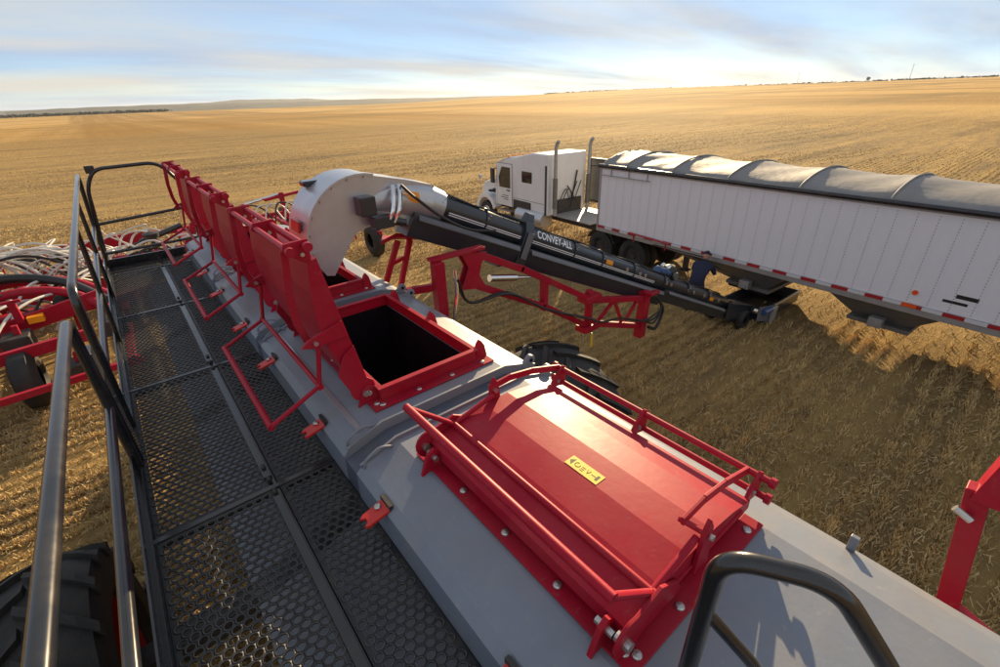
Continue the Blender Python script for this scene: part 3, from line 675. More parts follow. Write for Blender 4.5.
sec('trough_ledge', 'convgrey', 2.6, 4.0, [(-.205,-.150),(-.238,-.200),(-.236,-.212),(-.20,-.160)], bevel=0); sec('trough_ledge', 'convgrey', 4.2, 7.3, [(-.205,-.150),(-.238,-.200),(-.236,-.212),(-.20,-.160)], bevel=0)
sec('trough_ledge', 'convgrey', 7.45, 9.6, [(-.205,-.110),(-.236,-.155),(-.234,-.166),(-.20,-.12)], bevel=0)
# pinstripes wrapped on the lower side of the tube
for x0, x1 in ((2.95,4.0),(4.2,7.0)):
    for k, a in enumerate((187.5, 196.5)):
        t0, t1 = rad(a), rad(a+4.6)
        q = [cp(x) + sidev*math.cos(t)*(RT+.0055) + upv*math.sin(t)*(RT+.0055)*1.0 for x in (x0, x1) for t in (t0, t1)]
        MB().add(q, [(0,1,3,2)]).build('pinstripe', 'letter', cv, smooth=0, fix=False)
# strap bracket round the tube
sec('clamp_bracket', 'conv', 4.02, 4.16, [(-.20,-.44),(-.21,.05),(-.13,.20),(.13,.20),(.21,.05),(.20,-.44)])
sec('clamp_plate', 'convgrey', 4.045, 4.135, [(-.222,-.30),(-.232,-.30),(-.232,.06),(-.222,.06)])
sec('clamp_lug', 'conv', 4.03, 4.15, [(-.13,.20),(-.09,.30),(-.03,.30),(0,.2)])
MB().box((3.6,4.55,2.98),(4.15,4.85,3.05)).build('arm_saddle', 'conv', cv, bevel=.006)
for x, a in ((5.75,168),(9.0,180)):
    t = rad(a); q = [cp(xx) + sidev*math.cos(tt)*(RT+.006) + upv*math.sin(tt)*(RT+.006) for xx in (x-.08, x+.08) for tt in (t-.22, t, t+.22)]
    MB().add(q, [(0,1,4,3),(1,2,5,4)]).build('amber_reflector', 'amber', cv, smooth=0, fix=False)
# lettering wrapped on the tube
cu = bpy.data.curves.new('lettering', 'FONT'); cu.body = 'CONVEY-ALL'; cu.size = .145; cu.resolution_u = 3; cu.offset = .003; cu.shear = .0
to = bpy.data.objects.new('lettering', cu); COL.objects.link(to); dg = bpy.context.evaluated_depsgraph_get()
tm = bpy.data.meshes.new_from_object(to.evaluated_get(dg)); bpy.data.objects.remove(to)
bmx = bmesh.new(); bmx.from_mesh(tm); bmesh.ops.triangulate(bmx, faces=bmx.faces); bmesh.ops.subdivide_edges(bmx, edges=[e for e in bmx.edges if e.calc_length() > .03], cuts=2); bmx.to_mesh(tm); bmx.free()
wx = max(v.co.x for v in tm.vertices)
for v in tm.vertices:
    t = rad(168) - v.co.y/RT; xx = 4.25 + v.co.x/wx*.66
    p = cp(xx) + sidev*math.cos(t)*(RT+.006) + upv*math.sin(t)*(RT+.006); v.co = p - BASE[cv]
tm.materials.clear(); tm.materials.append(M['letter'])
tx = bpy.data.objects.new('lettering', tm); COL.objects.link(tx); tx.parent = cv
# discharge hood
ya, yb = 4.66, 5.24
out = [(2.80,4.12),(2.45,4.22),(2.10,4.30)] + [(1.93+.63*math.cos(t), 3.70+.635*math.sin(t)) for t in np.linspace(rad(76), rad(186), 14)] + [(1.36,3.52),(1.42,3.40)]
inn = [(1.50,3.38),(1.80,3.75),(1.95,3.80),(2.25,3.74),(2.80,3.74)]
hd = MB()
prof = out + inn
hd.add([(x,ya,z) for x, z in prof], [tuple(range(len(prof)))]); hd.add([(x,yb,z) for x, z in prof], [tuple(range(len(prof)))])
hood = hd.build('hood_cheek', 'galv', cv, smooth=0)
sh = MB().grid([[(x,ya+.004,z) for x, z in out], [(x,yb-.004,z) for x, z in out]])
shell = sh.build('hood_shell', 'galv', cv, smooth=50)
MB().grid([[(x,ya+.004,z) for x, z in inn[1:]], [(x,yb-.004,z) for x, z in inn[1:]]]).build('hood_floor', 'galv', cv, smooth=0)
lip = MB()
for i in range(len(out)-2):
    (xa, za), (xb, zb) = out[i], out[i+1]
    if i < 3: continue
    lip.bar((xa,ya-.008,za),(xb,ya-.008,zb), .02,.03,(0,1,0))
lip.build('hood_rim', 'galv', hood)
for i in range(4, len(out)-2, 2):
    c = Vector((1.93,0,3.70)); p = Vector((out[i][0], ya-.018, out[i][1]));  q = p + (Vector((c.x,p.y,c.z))-p).normalized()*.03
    MB().cyl(q, q-Vector((0,.01,0)), .012, 8).build('rim_bolt', 'bolt', hood)
MB().prism([(1.30,ya-.004,3.66),(1.72,ya-.004,3.66),(1.50,ya-.004,3.37),(1.42,ya-.004,3.39),(1.35,ya-.004,3.52)], (0,-.008,0)).build('hood_skirt', 'galv', hood)
MB().prism([(1.300,4.80,3.83),(1.300,5.04,3.83),(1.318,5.04,3.94),(1.318,4.80,3.94)], (-.022,0,0)).build('hood_marker', 'tape_red', shell)
MB().box((1.50,5.06,4.215),(1.68,5.2,4.27)).build('hood_cover', 'black', shell, bevel=.015)
# transition from hood to tube, elbows, drive box
MB().tube([cp(2.70), cp(2.88)], [RT+.05, RT+.03], 32).build('hood_collar', 'galv', cv)
tp_ = spline([(1.95,4.90,4.02),(2.25,4.85,4.03),(2.52,4.80,3.985),cp(2.74)], 4)
throat = MB().tube(tp_, list(np.linspace(.235, .212, len(tp_))), 32).build('hood_throat', 'galv', cv)
am = []
for xx, cz, cy in ((2.34,4.02,4.835),(2.56,3.975,4.795)):
    for t in (rad(152), rad(162), rad(172), rad(182)): am.append((xx, cy+.226*math.cos(t), cz+.226*math.sin(t)))
MB().add(am, [(0,1,5,4),(1,2,6,5),(2,3,7,6)]).build('amber_label', 'amber', throat, smooth=60, fix=False)
bx = MB().box((1.84,4.50,3.94),(2.01,4.655,4.13)).build('drive_box', 'conv', cv, bevel=.012)
MB().box((1.95,4.46,3.80),(2.16,4.60,3.92)).cyl((2.15,4.53,3.86),(2.32,4.53,3.80), .045, 14).build('drive_motor', 'conv', bx, bevel=.008)
for k, dx in enumerate((0, .075)):
    MB().tube(spline([(2.10+dx,4.50,3.84),(2.16+dx,4.47,3.96),(2.22+dx,4.53,4.10),(2.27+dx,4.62,4.18)]), .026, 10).build('chrome_elbow', 'chrome', cv)
MB().tube(spline([(2.34,4.56,4.19),(2.46,4.50,4.05),(2.75,4.46,3.80),(3.1,4.44,3.60),(3.5,4.46,3.5)]), .017, 8).build('hydraulic_hose', 'hose', cv)
for k in range(2): MB().tube([cp(x, .17+.0*x, -.05-.04*k) + Vector((0,0,.012*math.sin(x*5+k))) for x in np.arange(3.0, 9.6, .15)], .013, 6).build('hose_run', 'hose', cv)
for i, x in enumerate((6.2, 6.55, 6.7, 7.35, 7.5, 8.1, 8.3, 8.7, 9.3)):
    t = rad(176); p = cp(x) + sidev*math.cos(t)*RT + upv*math.sin(t)*RT
    MB().box(p-Vector((.03,.012,.03)), p+Vector((.03,.012,.03))).build('bolted_tab', 'bolt', cv, bevel=.004)
# hydraulic motor and fittings on the tube
mo = MB().cyl(cp(7.25,.20,.02), cp(7.60,.20,.02), .085, 16).build('belt_motor', 'hydblue', cv, bevel=.01)
MB().lathe(cp(7.72,.26,.06), (0,0,1), [(-.16,.13),(-.02,.14),(.06,.13),(.12,.09),(.15,0)], 20).build('motor_cap', 'steel_dark', mo)
MB().cyl(cp(7.66,.20,-.10), cp(7.66,.20,-.14), .075, 16).build('motor_flange', 'hopper', mo)
MB().cyl(cp(7.3,.30,-.04), cp(7.36,.36,-.05), .03, 8).cyl(cp(7.5,.30,-.04), cp(7.55,.37,-.05), .03, 8).build('motor_fitting', 'chrome', mo)
# intake hopper on the ground
I = MB(); x0, x1, y0, y1 = 10.85, 12.80, 3.74, 4.75
I.prism([(x0,y0,.42),(x0+.35,y0,.40),(x1,y0,.34),(x1,y0,.05),(x0,y0,.10)], (0,.03,0)); I.prism([(x0,y1-.03,.42),(x1,y1-.03,.34),(x1,y1-.03,.05),(x0,y1-.03,.10)], (0,.03,0))
I.box((x1-.03,y0+.03,.05),(x1,y1-.03,.34)); I.box((x0+.03,y0+.03,.05),(x1-.03,y1-.03,.09)); I.box((x0-.02,y0,.08),(x0+.03,y1,.24))
ih = I.build('intake_hopper', 'conv', cv, bevel=.006)
MB().bar((x0+.45,y0-.012,.375),(x1,y0-.012,.34), .03,.05).build('hopper_lip', 'galv', ih, bevel=.004)
MB().prism([(x0-.5,y0-.03,.62),(x0+.02,y0-.03,.50),(x0+.42,y0-.03,.40),(x0+.42,y0-.03,.10),(x0+.1,y0-.03,.08),(x0-.5,y0-.03,.28)], (0,-.02,0)).build('hopper_cheek', 'convgrey', ih, bevel=.006)
MB().prism([(x0+.15,y0-.06,.44),(x0+.42,y0-.06,.40),(x0+.42,y0-.06,.12),(x0+.25,y0-.06,.02),(x0+.15,y0-.06,.02)], (0,-.05,0)).build('hopper_bearing', 'galv', ih, bevel=.01)
MB().cyl((x0-.35,y0-.08,.46),(x0+.05,y0-.08,.42), .075, 14).build('intake_motor', 'hydblue', ih, bevel=.01)
MB().cyl((x0-.7,y0-.02,.60),(x0-.7,y0-.10,.60), .05, 12).build('intake_pulley', 'chrome', ih)
for s in (0, 1):
    w = MB().lathe((10.35,4.0+.75*s,.22), (0,1,0), [(-.06,.08),(-.08,.14),(-.08,.20),(-.05,.22),(.05,.22),(.08,.20),(.08,.14),(.06,.08)], 24).build('intake_wheel', 'rubber', cv)
fl = MB(); fl.prism([cp(9.6,.10,-.24), cp(9.75,.10,-.24), cp(9.75,-.36,-.24), cp(9.6,-.36,-.24)], (0,.02,0)); fl.build('intake_flange', 'conv', cv, bevel=.004); fl = MB(); fl.prism([cp(9.6,.10,.24), cp(9.75,.10,.24), cp(9.75,-.36,.24), cp(9.6,-.36,.24)], (0,.02,0))
fl.build('intake_flange', 'conv', cv, bevel=.004)
MB().prism([cp(9.75,.05,-.22), cp(10.7,.18,-.22), cp(10.7,-.2,-.22), cp(9.75,-.34,-.22)], (0,.44,0)).build('intake_boot', 'conv', cv, bevel=.01)

# ================================================================ GRAIN TRAILER  (local: x away from the cart, y forward, origin under front near corner)
TR = rad(-3.6)
tr = thing('grain_trailer', 'long white grain trailer with wrinkled grey tarp and red and white reflective tape', 'trailer', (11.46, 9.38, 0), TR)
TL, TW, Z0, Z1 = 12.9, 2.55, 1.165, 3.015
pw = .305; npan = int(TL/pw)
pm = MB().box((0,0,Z0+.13),(.02,pw-.0004,Z1-.02)).mesh('side_panel', M['sheet'], smooth=0)
tr_body = MB().box((.022,-TL,Z0+.05),(TW-.022,-.01,Z1-.03)).build('trailer_body', 'sheet', tr, smooth=0)
for k in range(npan):
    y = -(k+1)*pw - .03
    for x in (0,):
        o = bpy.data.objects.new('side_panel', pm); COL.objects.link(o); o.parent = tr; o.location = (x, y, .0015*((k*7) % 3))
rv = MB()
for k in range(npan+1):
    for s in (-.012,):
        for j in range(30):
            z = Z0+.18+j*.054; y = -k*pw-.03+s; rv.add([(-.004,y-.006,z-.011),(-.004,y+.006,z-.011),(-.004,y+.006,z+.011),(-.004,y-.006,z+.011),(.004,y,z)], [(0,1,2,3),(0,1,4),(1,2,4),(2,3,4),(3,0,4)])
rv.build('rivet_rows', 'rivet', tr, smooth=0)['kind'] = 'stuff'
MB().box((-.025,-TL,Z0-.06),(.03,0,Z0+.055)).box((TW-.03,-TL,Z0-.06),(TW+.025,0,Z0+.055)).build('bottom_rail', 'alu', tr, bevel=.006)
MB().box((-.02,-TL,Z1-.05),(.03,0,Z1+.03)).box((TW-.03,-TL,Z1-.05),(TW+.02,0,Z1+.03)).build('top_rail', 'alu', tr, bevel=.006)
MB().box((-.02,-.06,Z0),(.05,.005,Z1)).build('corner_post', 'alu', tr, bevel=.006); MB().box((TW-.05,-.06,Z0),(TW+.02,.005,Z1)).build('corner_post', 'alu', tr, bevel=.006)
tape_r = MB().box((-.034,0,Z0+.058),(-.0,.30,Z0+.118)).mesh('red_reflector', M['tape_red'], smooth=0)
tape_w = MB().box((-.034,0,Z0+.058),(-.0,.30,Z0+.118)).mesh('white_reflector', M['tape_white'], smooth=0)
k = 0; y = -.35
while y > -TL+.3:
    o = bpy.data.objects.new('red_reflector' if k % 2 == 0 else 'white_reflector', tape_r if k % 2 == 0 else tape_w); COL.objects.link(o); o.parent = tr; o.location = (.0, y, 0); y -= .303; k += 1
# tarp on bows
tp = MB(); rows = []
bows = [-.05, -.95, -2.45, -4.0, -5.6, -7.2, -8.9, -10.6, -12.85]
ys = np.linspace(-.05, -TL+.05, 170); xs = np.linspace(-.03, TW+.03, 26)
for yv in ys:
    i = max(j for j in range(len(bows)) if yv <= bows[j]+1e-6); i = min(i, len(bows)-2)
    t = (bows[i]-yv)/(bows[i]-bows[i+1]); sag = .09*(math.sin(math.pi*t)**.75 if 0 < t < 1 else 0)
    wr = .035 if -2.45 < yv < -.95 else .010
    row = []
    for xv in xs:
        u = (xv+.03)/(TW+.06); a = math.sin(math.pi*u)**.62
        z = Z1+.05 + .32*a*(1 - sag/.32) + wr*a*math.sin(9*u + 7*yv)*.7 + .006*a*math.sin(23*yv-17*xv)
        row.append((xv, yv, z))
    rows.append(row)
tp.grid(rows); tarp = tp.build('tarp', 'tarp', tr, smooth=80)
s = tarp.modifiers.new('thick', 'SOLIDIFY'); s.thickness = .012
MB().grid([[(xv,-.055,Z1), (xv,-.055,Z1+.05+.32*math.sin(math.pi*(xv+.03)/(TW+.06))**.62)] for xv in xs]).build('tarp_front_cap', 'tarp', tr, smooth=0)
for b in bows[1:-1]:
    MB().tube([(xv, b, Z1+.055+.32*math.sin(math.pi*(xv+.03)/(TW+.06))**.62) for xv in xs], .022, 8).build('tarp_bow', 'tarp', tr)
MB().cyl((-.055,.02,Z1+.04),(-.055,-TL-.05,Z1+.04), .055, 16).build('tarp_roll_tube', 'black', tr)
MB().bar((-.05,-.10,2.80),(-.05,-1.85,2.80), .02,.025).bar((-.03,-.45,2.8),(-.03,-.45,3.0), .02,.02,(0,1,0)).bar((-.03,-1.75,2.8),(-.03,-1.75,3.0), .02,.02,(0,1,0)).bar((-.03,-1.1,2.8),(-.03,-1.1,3.0), .02,.02,(0,1,0)).build('crank_holder', 'alu', tr)
MB().cyl((-.07,.05,3.05),(-.07,.35,3.02), .02, 8).cyl((-.07,.05,3.0),(.4,.18,3.08), .02, 8).build('tarp_arm', 'steel_dark', tr)
# hoppers, frame, landing gear
for yc, a, af in ((-4.85, .95, 2.6), (-7.6, 1.05, 1.05)):
    b = .34
    rows = [[(.06,yc-a,Z0),(TW-.12,yc-a,Z0),(TW-.12,yc+af,Z0),(.06,yc+af,Z0),(.06,yc-a,Z0)], [(.45,yc-b-.1,.62),(TW-.45,yc-b-.1,.62),(TW-.45,yc+b+.1,.62),(.45,yc+b+.1,.62),(.45,yc-b-.1,.62)]]
    h = MB().grid(rows).build('hopper', 'hopper', tr, smooth=0)
    MB().box((.30,yc-b-.2,.54),(TW-.30,yc+b+.2,.625)).build('slide_gate', 'hopper', h, bevel=.006)
    if yc > -6: MB().grid([[(.35,yc-.5,.60),(TW-.35,yc-.5,.60),(TW-.35,yc+.55,.60),(.35,yc+.55,.60),(.35,yc-.5,.60)], [(.40,yc-.45,.45),(TW-.5,yc-.45,.45),(TW-.5,yc+.5,.45),(.40,yc+.5,.45),(.40,yc-.45,.45)]]).build('added_dark_skirt', 'darkcloth', h, smooth=0)  # added dark skirt, blocks the bright ground behind the person
    MB().box((.12,yc-.12,.58),(.30,yc+.12,.78)).cyl((.10,yc,.66),(.20,yc,.66), .07, 14).build('gate_gearbox', 'alu', h, bevel=.006)
MB().box((.55,-TL,.98),(.65,-.2,Z0-.02)).box((TW-.65,-TL,.98),(TW-.55,-.2,Z0-.02)).build('frame_rail', 'steel_dark', tr)
lg = MB().bar((.62,-2.9,.45),(.62,-2.9,1.15), .12,.12,(0,1,0)).bar((TW-.62,-2.9,.45),(TW-.62,-2.9,1.15), .12,.12,(0,1,0)).bar((.62,-2.9,.95),(TW-.62,-2.9,.95), .06,.06).box((.5,-3.03,.42),(.74,-2.77,.45)).build('landing_gear', 'steel_dark', tr)
MB().bar((.0,-3.2,1.13),(.55,-4.9,.60), .03,.03).bar((-.02,-2.2,1.13),(-.02,-3.8,1.15), .02,.03).build('side_brace', 'steel_dark', tr)
MB().cyl((-.06,-1.35,1.30),(-.06,-2.75,1.26), .028, 8).bar((-.03,-1.5,1.30),(-.03,-1.5,1.05), .03,.03,(0,1,0)).bar((-.03,-2.6,1.28),(-.03,-2.6,1.05), .03,.03,(0,1,0)).build('roll_crank', 'tape_red', tr)
def tw(parent, x0, y, r=.52, w=.28, rim='steel_dark', dual=False):
    prof = [(-w*.36,r*.56),(-w*.48,r*.62),(-w*.5,r*.8),(-w*.42,r*.96),(0,r),(w*.42,r*.96),(w*.5,r*.8),(w*.48,r*.62),(w*.36,r*.56)]
    o = MB().lathe((0,0,0),(1,0,0), prof, 32).build('wheel', 'rubber', parent); o.location = (x0, y, r)
    ri = MB().lathe((0,0,0),(1,0,0), [(-w*.36,r*.57),(-w*.40,r*.54),(-w*.15,r*.48),(-w*.1,r*.2),(-w*.3,r*.14),(-w*.3,0)], 24).build('rim', rim, o); return o
for y in (-TL+1.0, -TL+2.25):
    for x in (.16, .48, TW-.48, TW-.16): tw(tr, x, y)
MB().box((.1,-TL+.9,.75),(TW-.1,-TL+2.4,.95)).build('bogie', 'steel_dark', tr)
# side markers near the rear
lt = MB().cyl((-.03,-8.05,1.52),(0,-8.05,1.52), .045, 16).build('marker_light', 'orange', tr)
MB().box((-.038,-8.15,Z0+.06),(0,-7.92,Z0+.12)).build('amber_reflector', 'orange', tr)
for y, z, w, h in ((-8.75,1.62,.30,.07),(-8.62,1.50,.34,.05),(-9.35,1.70,.22,.16)):
    MB().box((-.004,y-w/2,z-h/2),(0,y+w/2,z+h/2)).build('dark_marking', 'ink', tr)

# ================================================================ SEMI TRACTOR (same heading; origin under the rear near corner of the sleeper)
tk = thing('semi_tractor', 'white sleeper cab truck with twin exhaust stacks coupled to the grain trailer', 'truck', (11.92, 12.08, 0), TR)
CW = 1.85
cabp = [(0,1.0),(0,3.12),(.9,3.12),(2.05,2.88),(2.55,2.80),(3.05,2.60),(3.28,1.98),(3.28,1.0)]
cb = MB(); cb.prism([(0.0,y,z) for y, z in cabp], (CW,0,0))
cab = cb.build('cab', 'white', tk, bevel=.05, smooth=50)
hoodp = [(3.25,.95),(3.25,1.97),(3.9,1.90),(4.55,1.70),(4.75,1.45),(4.78,.75),(4.2,.75)]
MB().prism([(.32,y,z) for y, z in hoodp], (CW-.64,0,0)).build('engine_hood', 'white', tk, bevel=.08, smooth=50)
for s in (0, 1):
    x = .0 if s == 0 else CW-.36
    pts = [(x,3.3,.85)] + [(x,4.05+.72*math.cos(t), .62+.70*math.sin(t)) for t in np.linspace(rad(160), rad(8), 10)] + [(x,4.78,.55)] + [(x,4.05+.58*math.cos(t), .55+.58*math.sin(t)) for t in np.linspace(rad(5), rad(165), 10)]
    MB().prism(pts, (.36,0,0)).build('fender', 'white', tk, bevel=.03, smooth=50)
    tw(tk, .17 if s == 0 else CW-.17, 4.05, .50, .28, 'white' )
MB().box((.05,4.70,.42),(CW-.05,4.92,.78)).build('bumper', 'galv', tk, bevel=.04)
MB().box((.6,4.76,.85),(CW-.6,4.80,1.55)).build('grille', 'steel_dark', tk, bevel=.01)
dr = MB().box((-.015,2.12,1.02),(-.002,3.12,2.62)).build('door', 'white', tk, bevel=.005)
MB().box((-.05,2.25,1.62),(-.016,2.45,1.66)).build('door_handle', 'black', dr)
MB().prism([(-.020,2.22,1.72),(-.020,2.95,1.72),(-.020,2.98,2.10),(-.020,2.78,2.50),(-.020,2.22,2.50)], (.004,0,0)).build('side_window', 'glass', dr, smooth=0)
mk = MB()
for j, (yy, zz, w) in enumerate(((2.55,1.42,.42),(2.62,1.34,.5),(2.50,1.27,.3))): mk.box((-.0185,yy-w/2,zz-.012),(-.0155,yy+w/2,zz+.012))
mk.build('door_marking', 'ink', dr)
for y0_, y1_, z0_, z1_ in ((2.10,2.115,1.02,2.64),(3.122,3.137,1.05,2.60),(2.10,3.13,2.625,2.64),(.20,2.08,1.40,1.41)):
    MB().box((-.008,y0_,z0_),(-.0005,y1_,z1_)).build('door_seal', 'steel_dark', tk)
MB().box((-.012,.9,2.05),(-.001,1.5,2.45)).build('sleeper_window', 'glass', tk, bevel=.004)
for z_ in (.55,.80): MB().box((-.06,2.2,z_),(.30,3.0,z_+.03)).build('step', 'alu', tk)
MB().cyl((-.05,2.06,1.3),(-.05,2.06,2.3), .014, 8).build('grab_handle', 'chrome', tk)
MB().prism([(.12,3.10,2.56),(CW-.12,3.10,2.56),(CW-.12,3.305,2.0),(.12,3.305,2.0)], (0,.02,.01)).build('windscreen', 'glass', tk)
MB().prism([(.0,2.25,2.86),(CW,2.25,2.86),(CW,3.12,2.62),(.0,3.12,2.62)], (0,.03,.03)).build('sun_visor', 'white', tk, bevel=.01)
for x in (.2,.55,.92,1.3,1.65): MB().box((x-.06,2.45,2.83),(x+.06,2.62,2.92)).build('clearance_light', 'amber', tk, bevel=.01)
MB().box((-.20,3.12,1.85),(-.10,3.32,2.42)).bar((-.14,3.2,2.38),(.0,3.15,2.40), .03,.03).build('mirror', 'steel_dark', tk, bevel=.02)
MB().cyl((.12,4.55,1.55),(.12,4.55,1.95), .02, 8).box((.06,4.48,1.85),(.18,4.60,2.0)).build('hood_mirror', 'galv', tk, bevel=.01)
MB().box((-.02,3.55,1.42),(.33,3.75,1.5)).box((.28,3.5,1.35),(.325,3.85,1.5)).build('hood_vent', 'ink', tk)
MB().box((-.03,.95,1.0),(.04,2.05,1.35)).build('tool_box', 'steel_dark', tk, bevel=.06)
MB().box((-.012,.06,1.02),(.02,.16,2.75)).build('cab_corner_trim', 'steel_dark', tk)
MB().cyl((.1,.15,.82),(.1,1.75,.82), .30, 28).build('fuel_tank', 'galv', tk, bevel=.02)
for x in (.15, 1.78):
    s_ = MB().tube([(x,-.22,1.05),(x,-.22,3.35),(x,-.26,3.48),(x,-.34,3.56)], .062, 16).build('exhaust_stack', 'alu', tk)
    MB().cyl((x,-.22,1.3),(x,-.22,2.35), .085, 16).build('heat_shield', 'hopper', s_)
MB().box((2.06,-.75,1.35),(2.12,-.05,2.82)).build('side_fairing', 'hopper', tk, bevel=.01)
MB().box((2.03,-.79,1.30),(2.14,-.74,2.86)).box((2.03,-.05,1.30),(2.14,-.01,2.86)).box((2.03,-.74,1.30),(2.14,-.05,1.36)).box((2.03,-.74,2.80),(2.14,-.05,2.86)).build('fairing_frame', 'steel_dark', tk)
for x0, x1 in ((.45,1.4),(.6,1.6)): MB().tube(spline([(x0,-.03,1.3),(x0+.3,-.12,1.9),(x1-.4,-.10,1.5),(x1,-.03,2.1)]), .016, 6).build('air_line', 'hose', tk)
MB().bar((1.05,-.08,1.2),(1.35,-.06,2.5), .05,.03).bar((1.5,-.08,1.2),(.9,-.06,2.0), .03,.03).build('rear_brace', 'steel_dark', tk)
MB().box((.45,-.08,1.05),(1.6,-.02,1.55)).build('battery_box', 'steel_dark', tk, bevel=.01)
MB().box((.2,-1.95,1.02),(2.0,-.05,1.06)).build('deck_plate', 'alu', tk, bevel=.004)
MB().box((.68,-5.2,.72),(.80,4.6,1.0)).box((1.5,-5.2,.72),(1.62,4.6,1.0)).build('chassis_rail', 'steel_dark', tk)
MB().cyl((1.15,-3.3,1.02),(1.15,-3.3,1.12), .5, 24).build('fifth_wheel', 'steel_dark', tk)
for y in (-2.75, -4.05):
    for x in (.02, .34, CW-.34, CW-.02): tw(tk, x, y)
for s in (0, 1):
    x = -.12 if s == 0 else CW-.5
    MB().prism([(x, -2.75+.62*math.cos(t)*1.0, .55+.60*math.sin(t)) for t in np.linspace(rad(20), rad(160), 9)] + [(x, -2.75+.58*math.cos(t), .55+.56*math.sin(t)) for t in np.linspace(rad(160), rad(20), 9)], (.6,0,0)).build('mud_guard', 'steel_dark', tk)

# ================================================================ PEOPLE
def figure(name, label, loc, rotz, J, mats):
    t = thing(name, label, 'person', loc, rotz)
    def skin(nm, pts, edges, radii, m, root=0, sub=2):
        me = bpy.data.meshes.new(nm); me.from_pydata(pts, edges, []); o = bpy.data.objects.new(nm, me); COL.objects.link(o); o.parent = t
        o.modifiers.new('skin', 'SKIN'); sv = me.skin_vertices[0].data
        for i, r in enumerate(radii): sv[i].radius = r if isinstance(r, tuple) else (r, r); sv[i].use_root = (i == root)
        o.modifiers['skin'].use_smooth_shade = True
        sb = o.modifiers.new('sub', 'SUBSURF'); sb.levels = sub; sb.render_levels = sub; me.materials.append(M[m]); return o
    pts = []; edges = []; radii = []; idx = {}
    for k, (p, r, par) in J.items():
        idx[k] = len(pts); pts.append(p); radii.append(r)
        if par: edges.append((idx[par], idx[k]))
    skin('body', pts, edges, radii, mats['body'])
    return t, skin
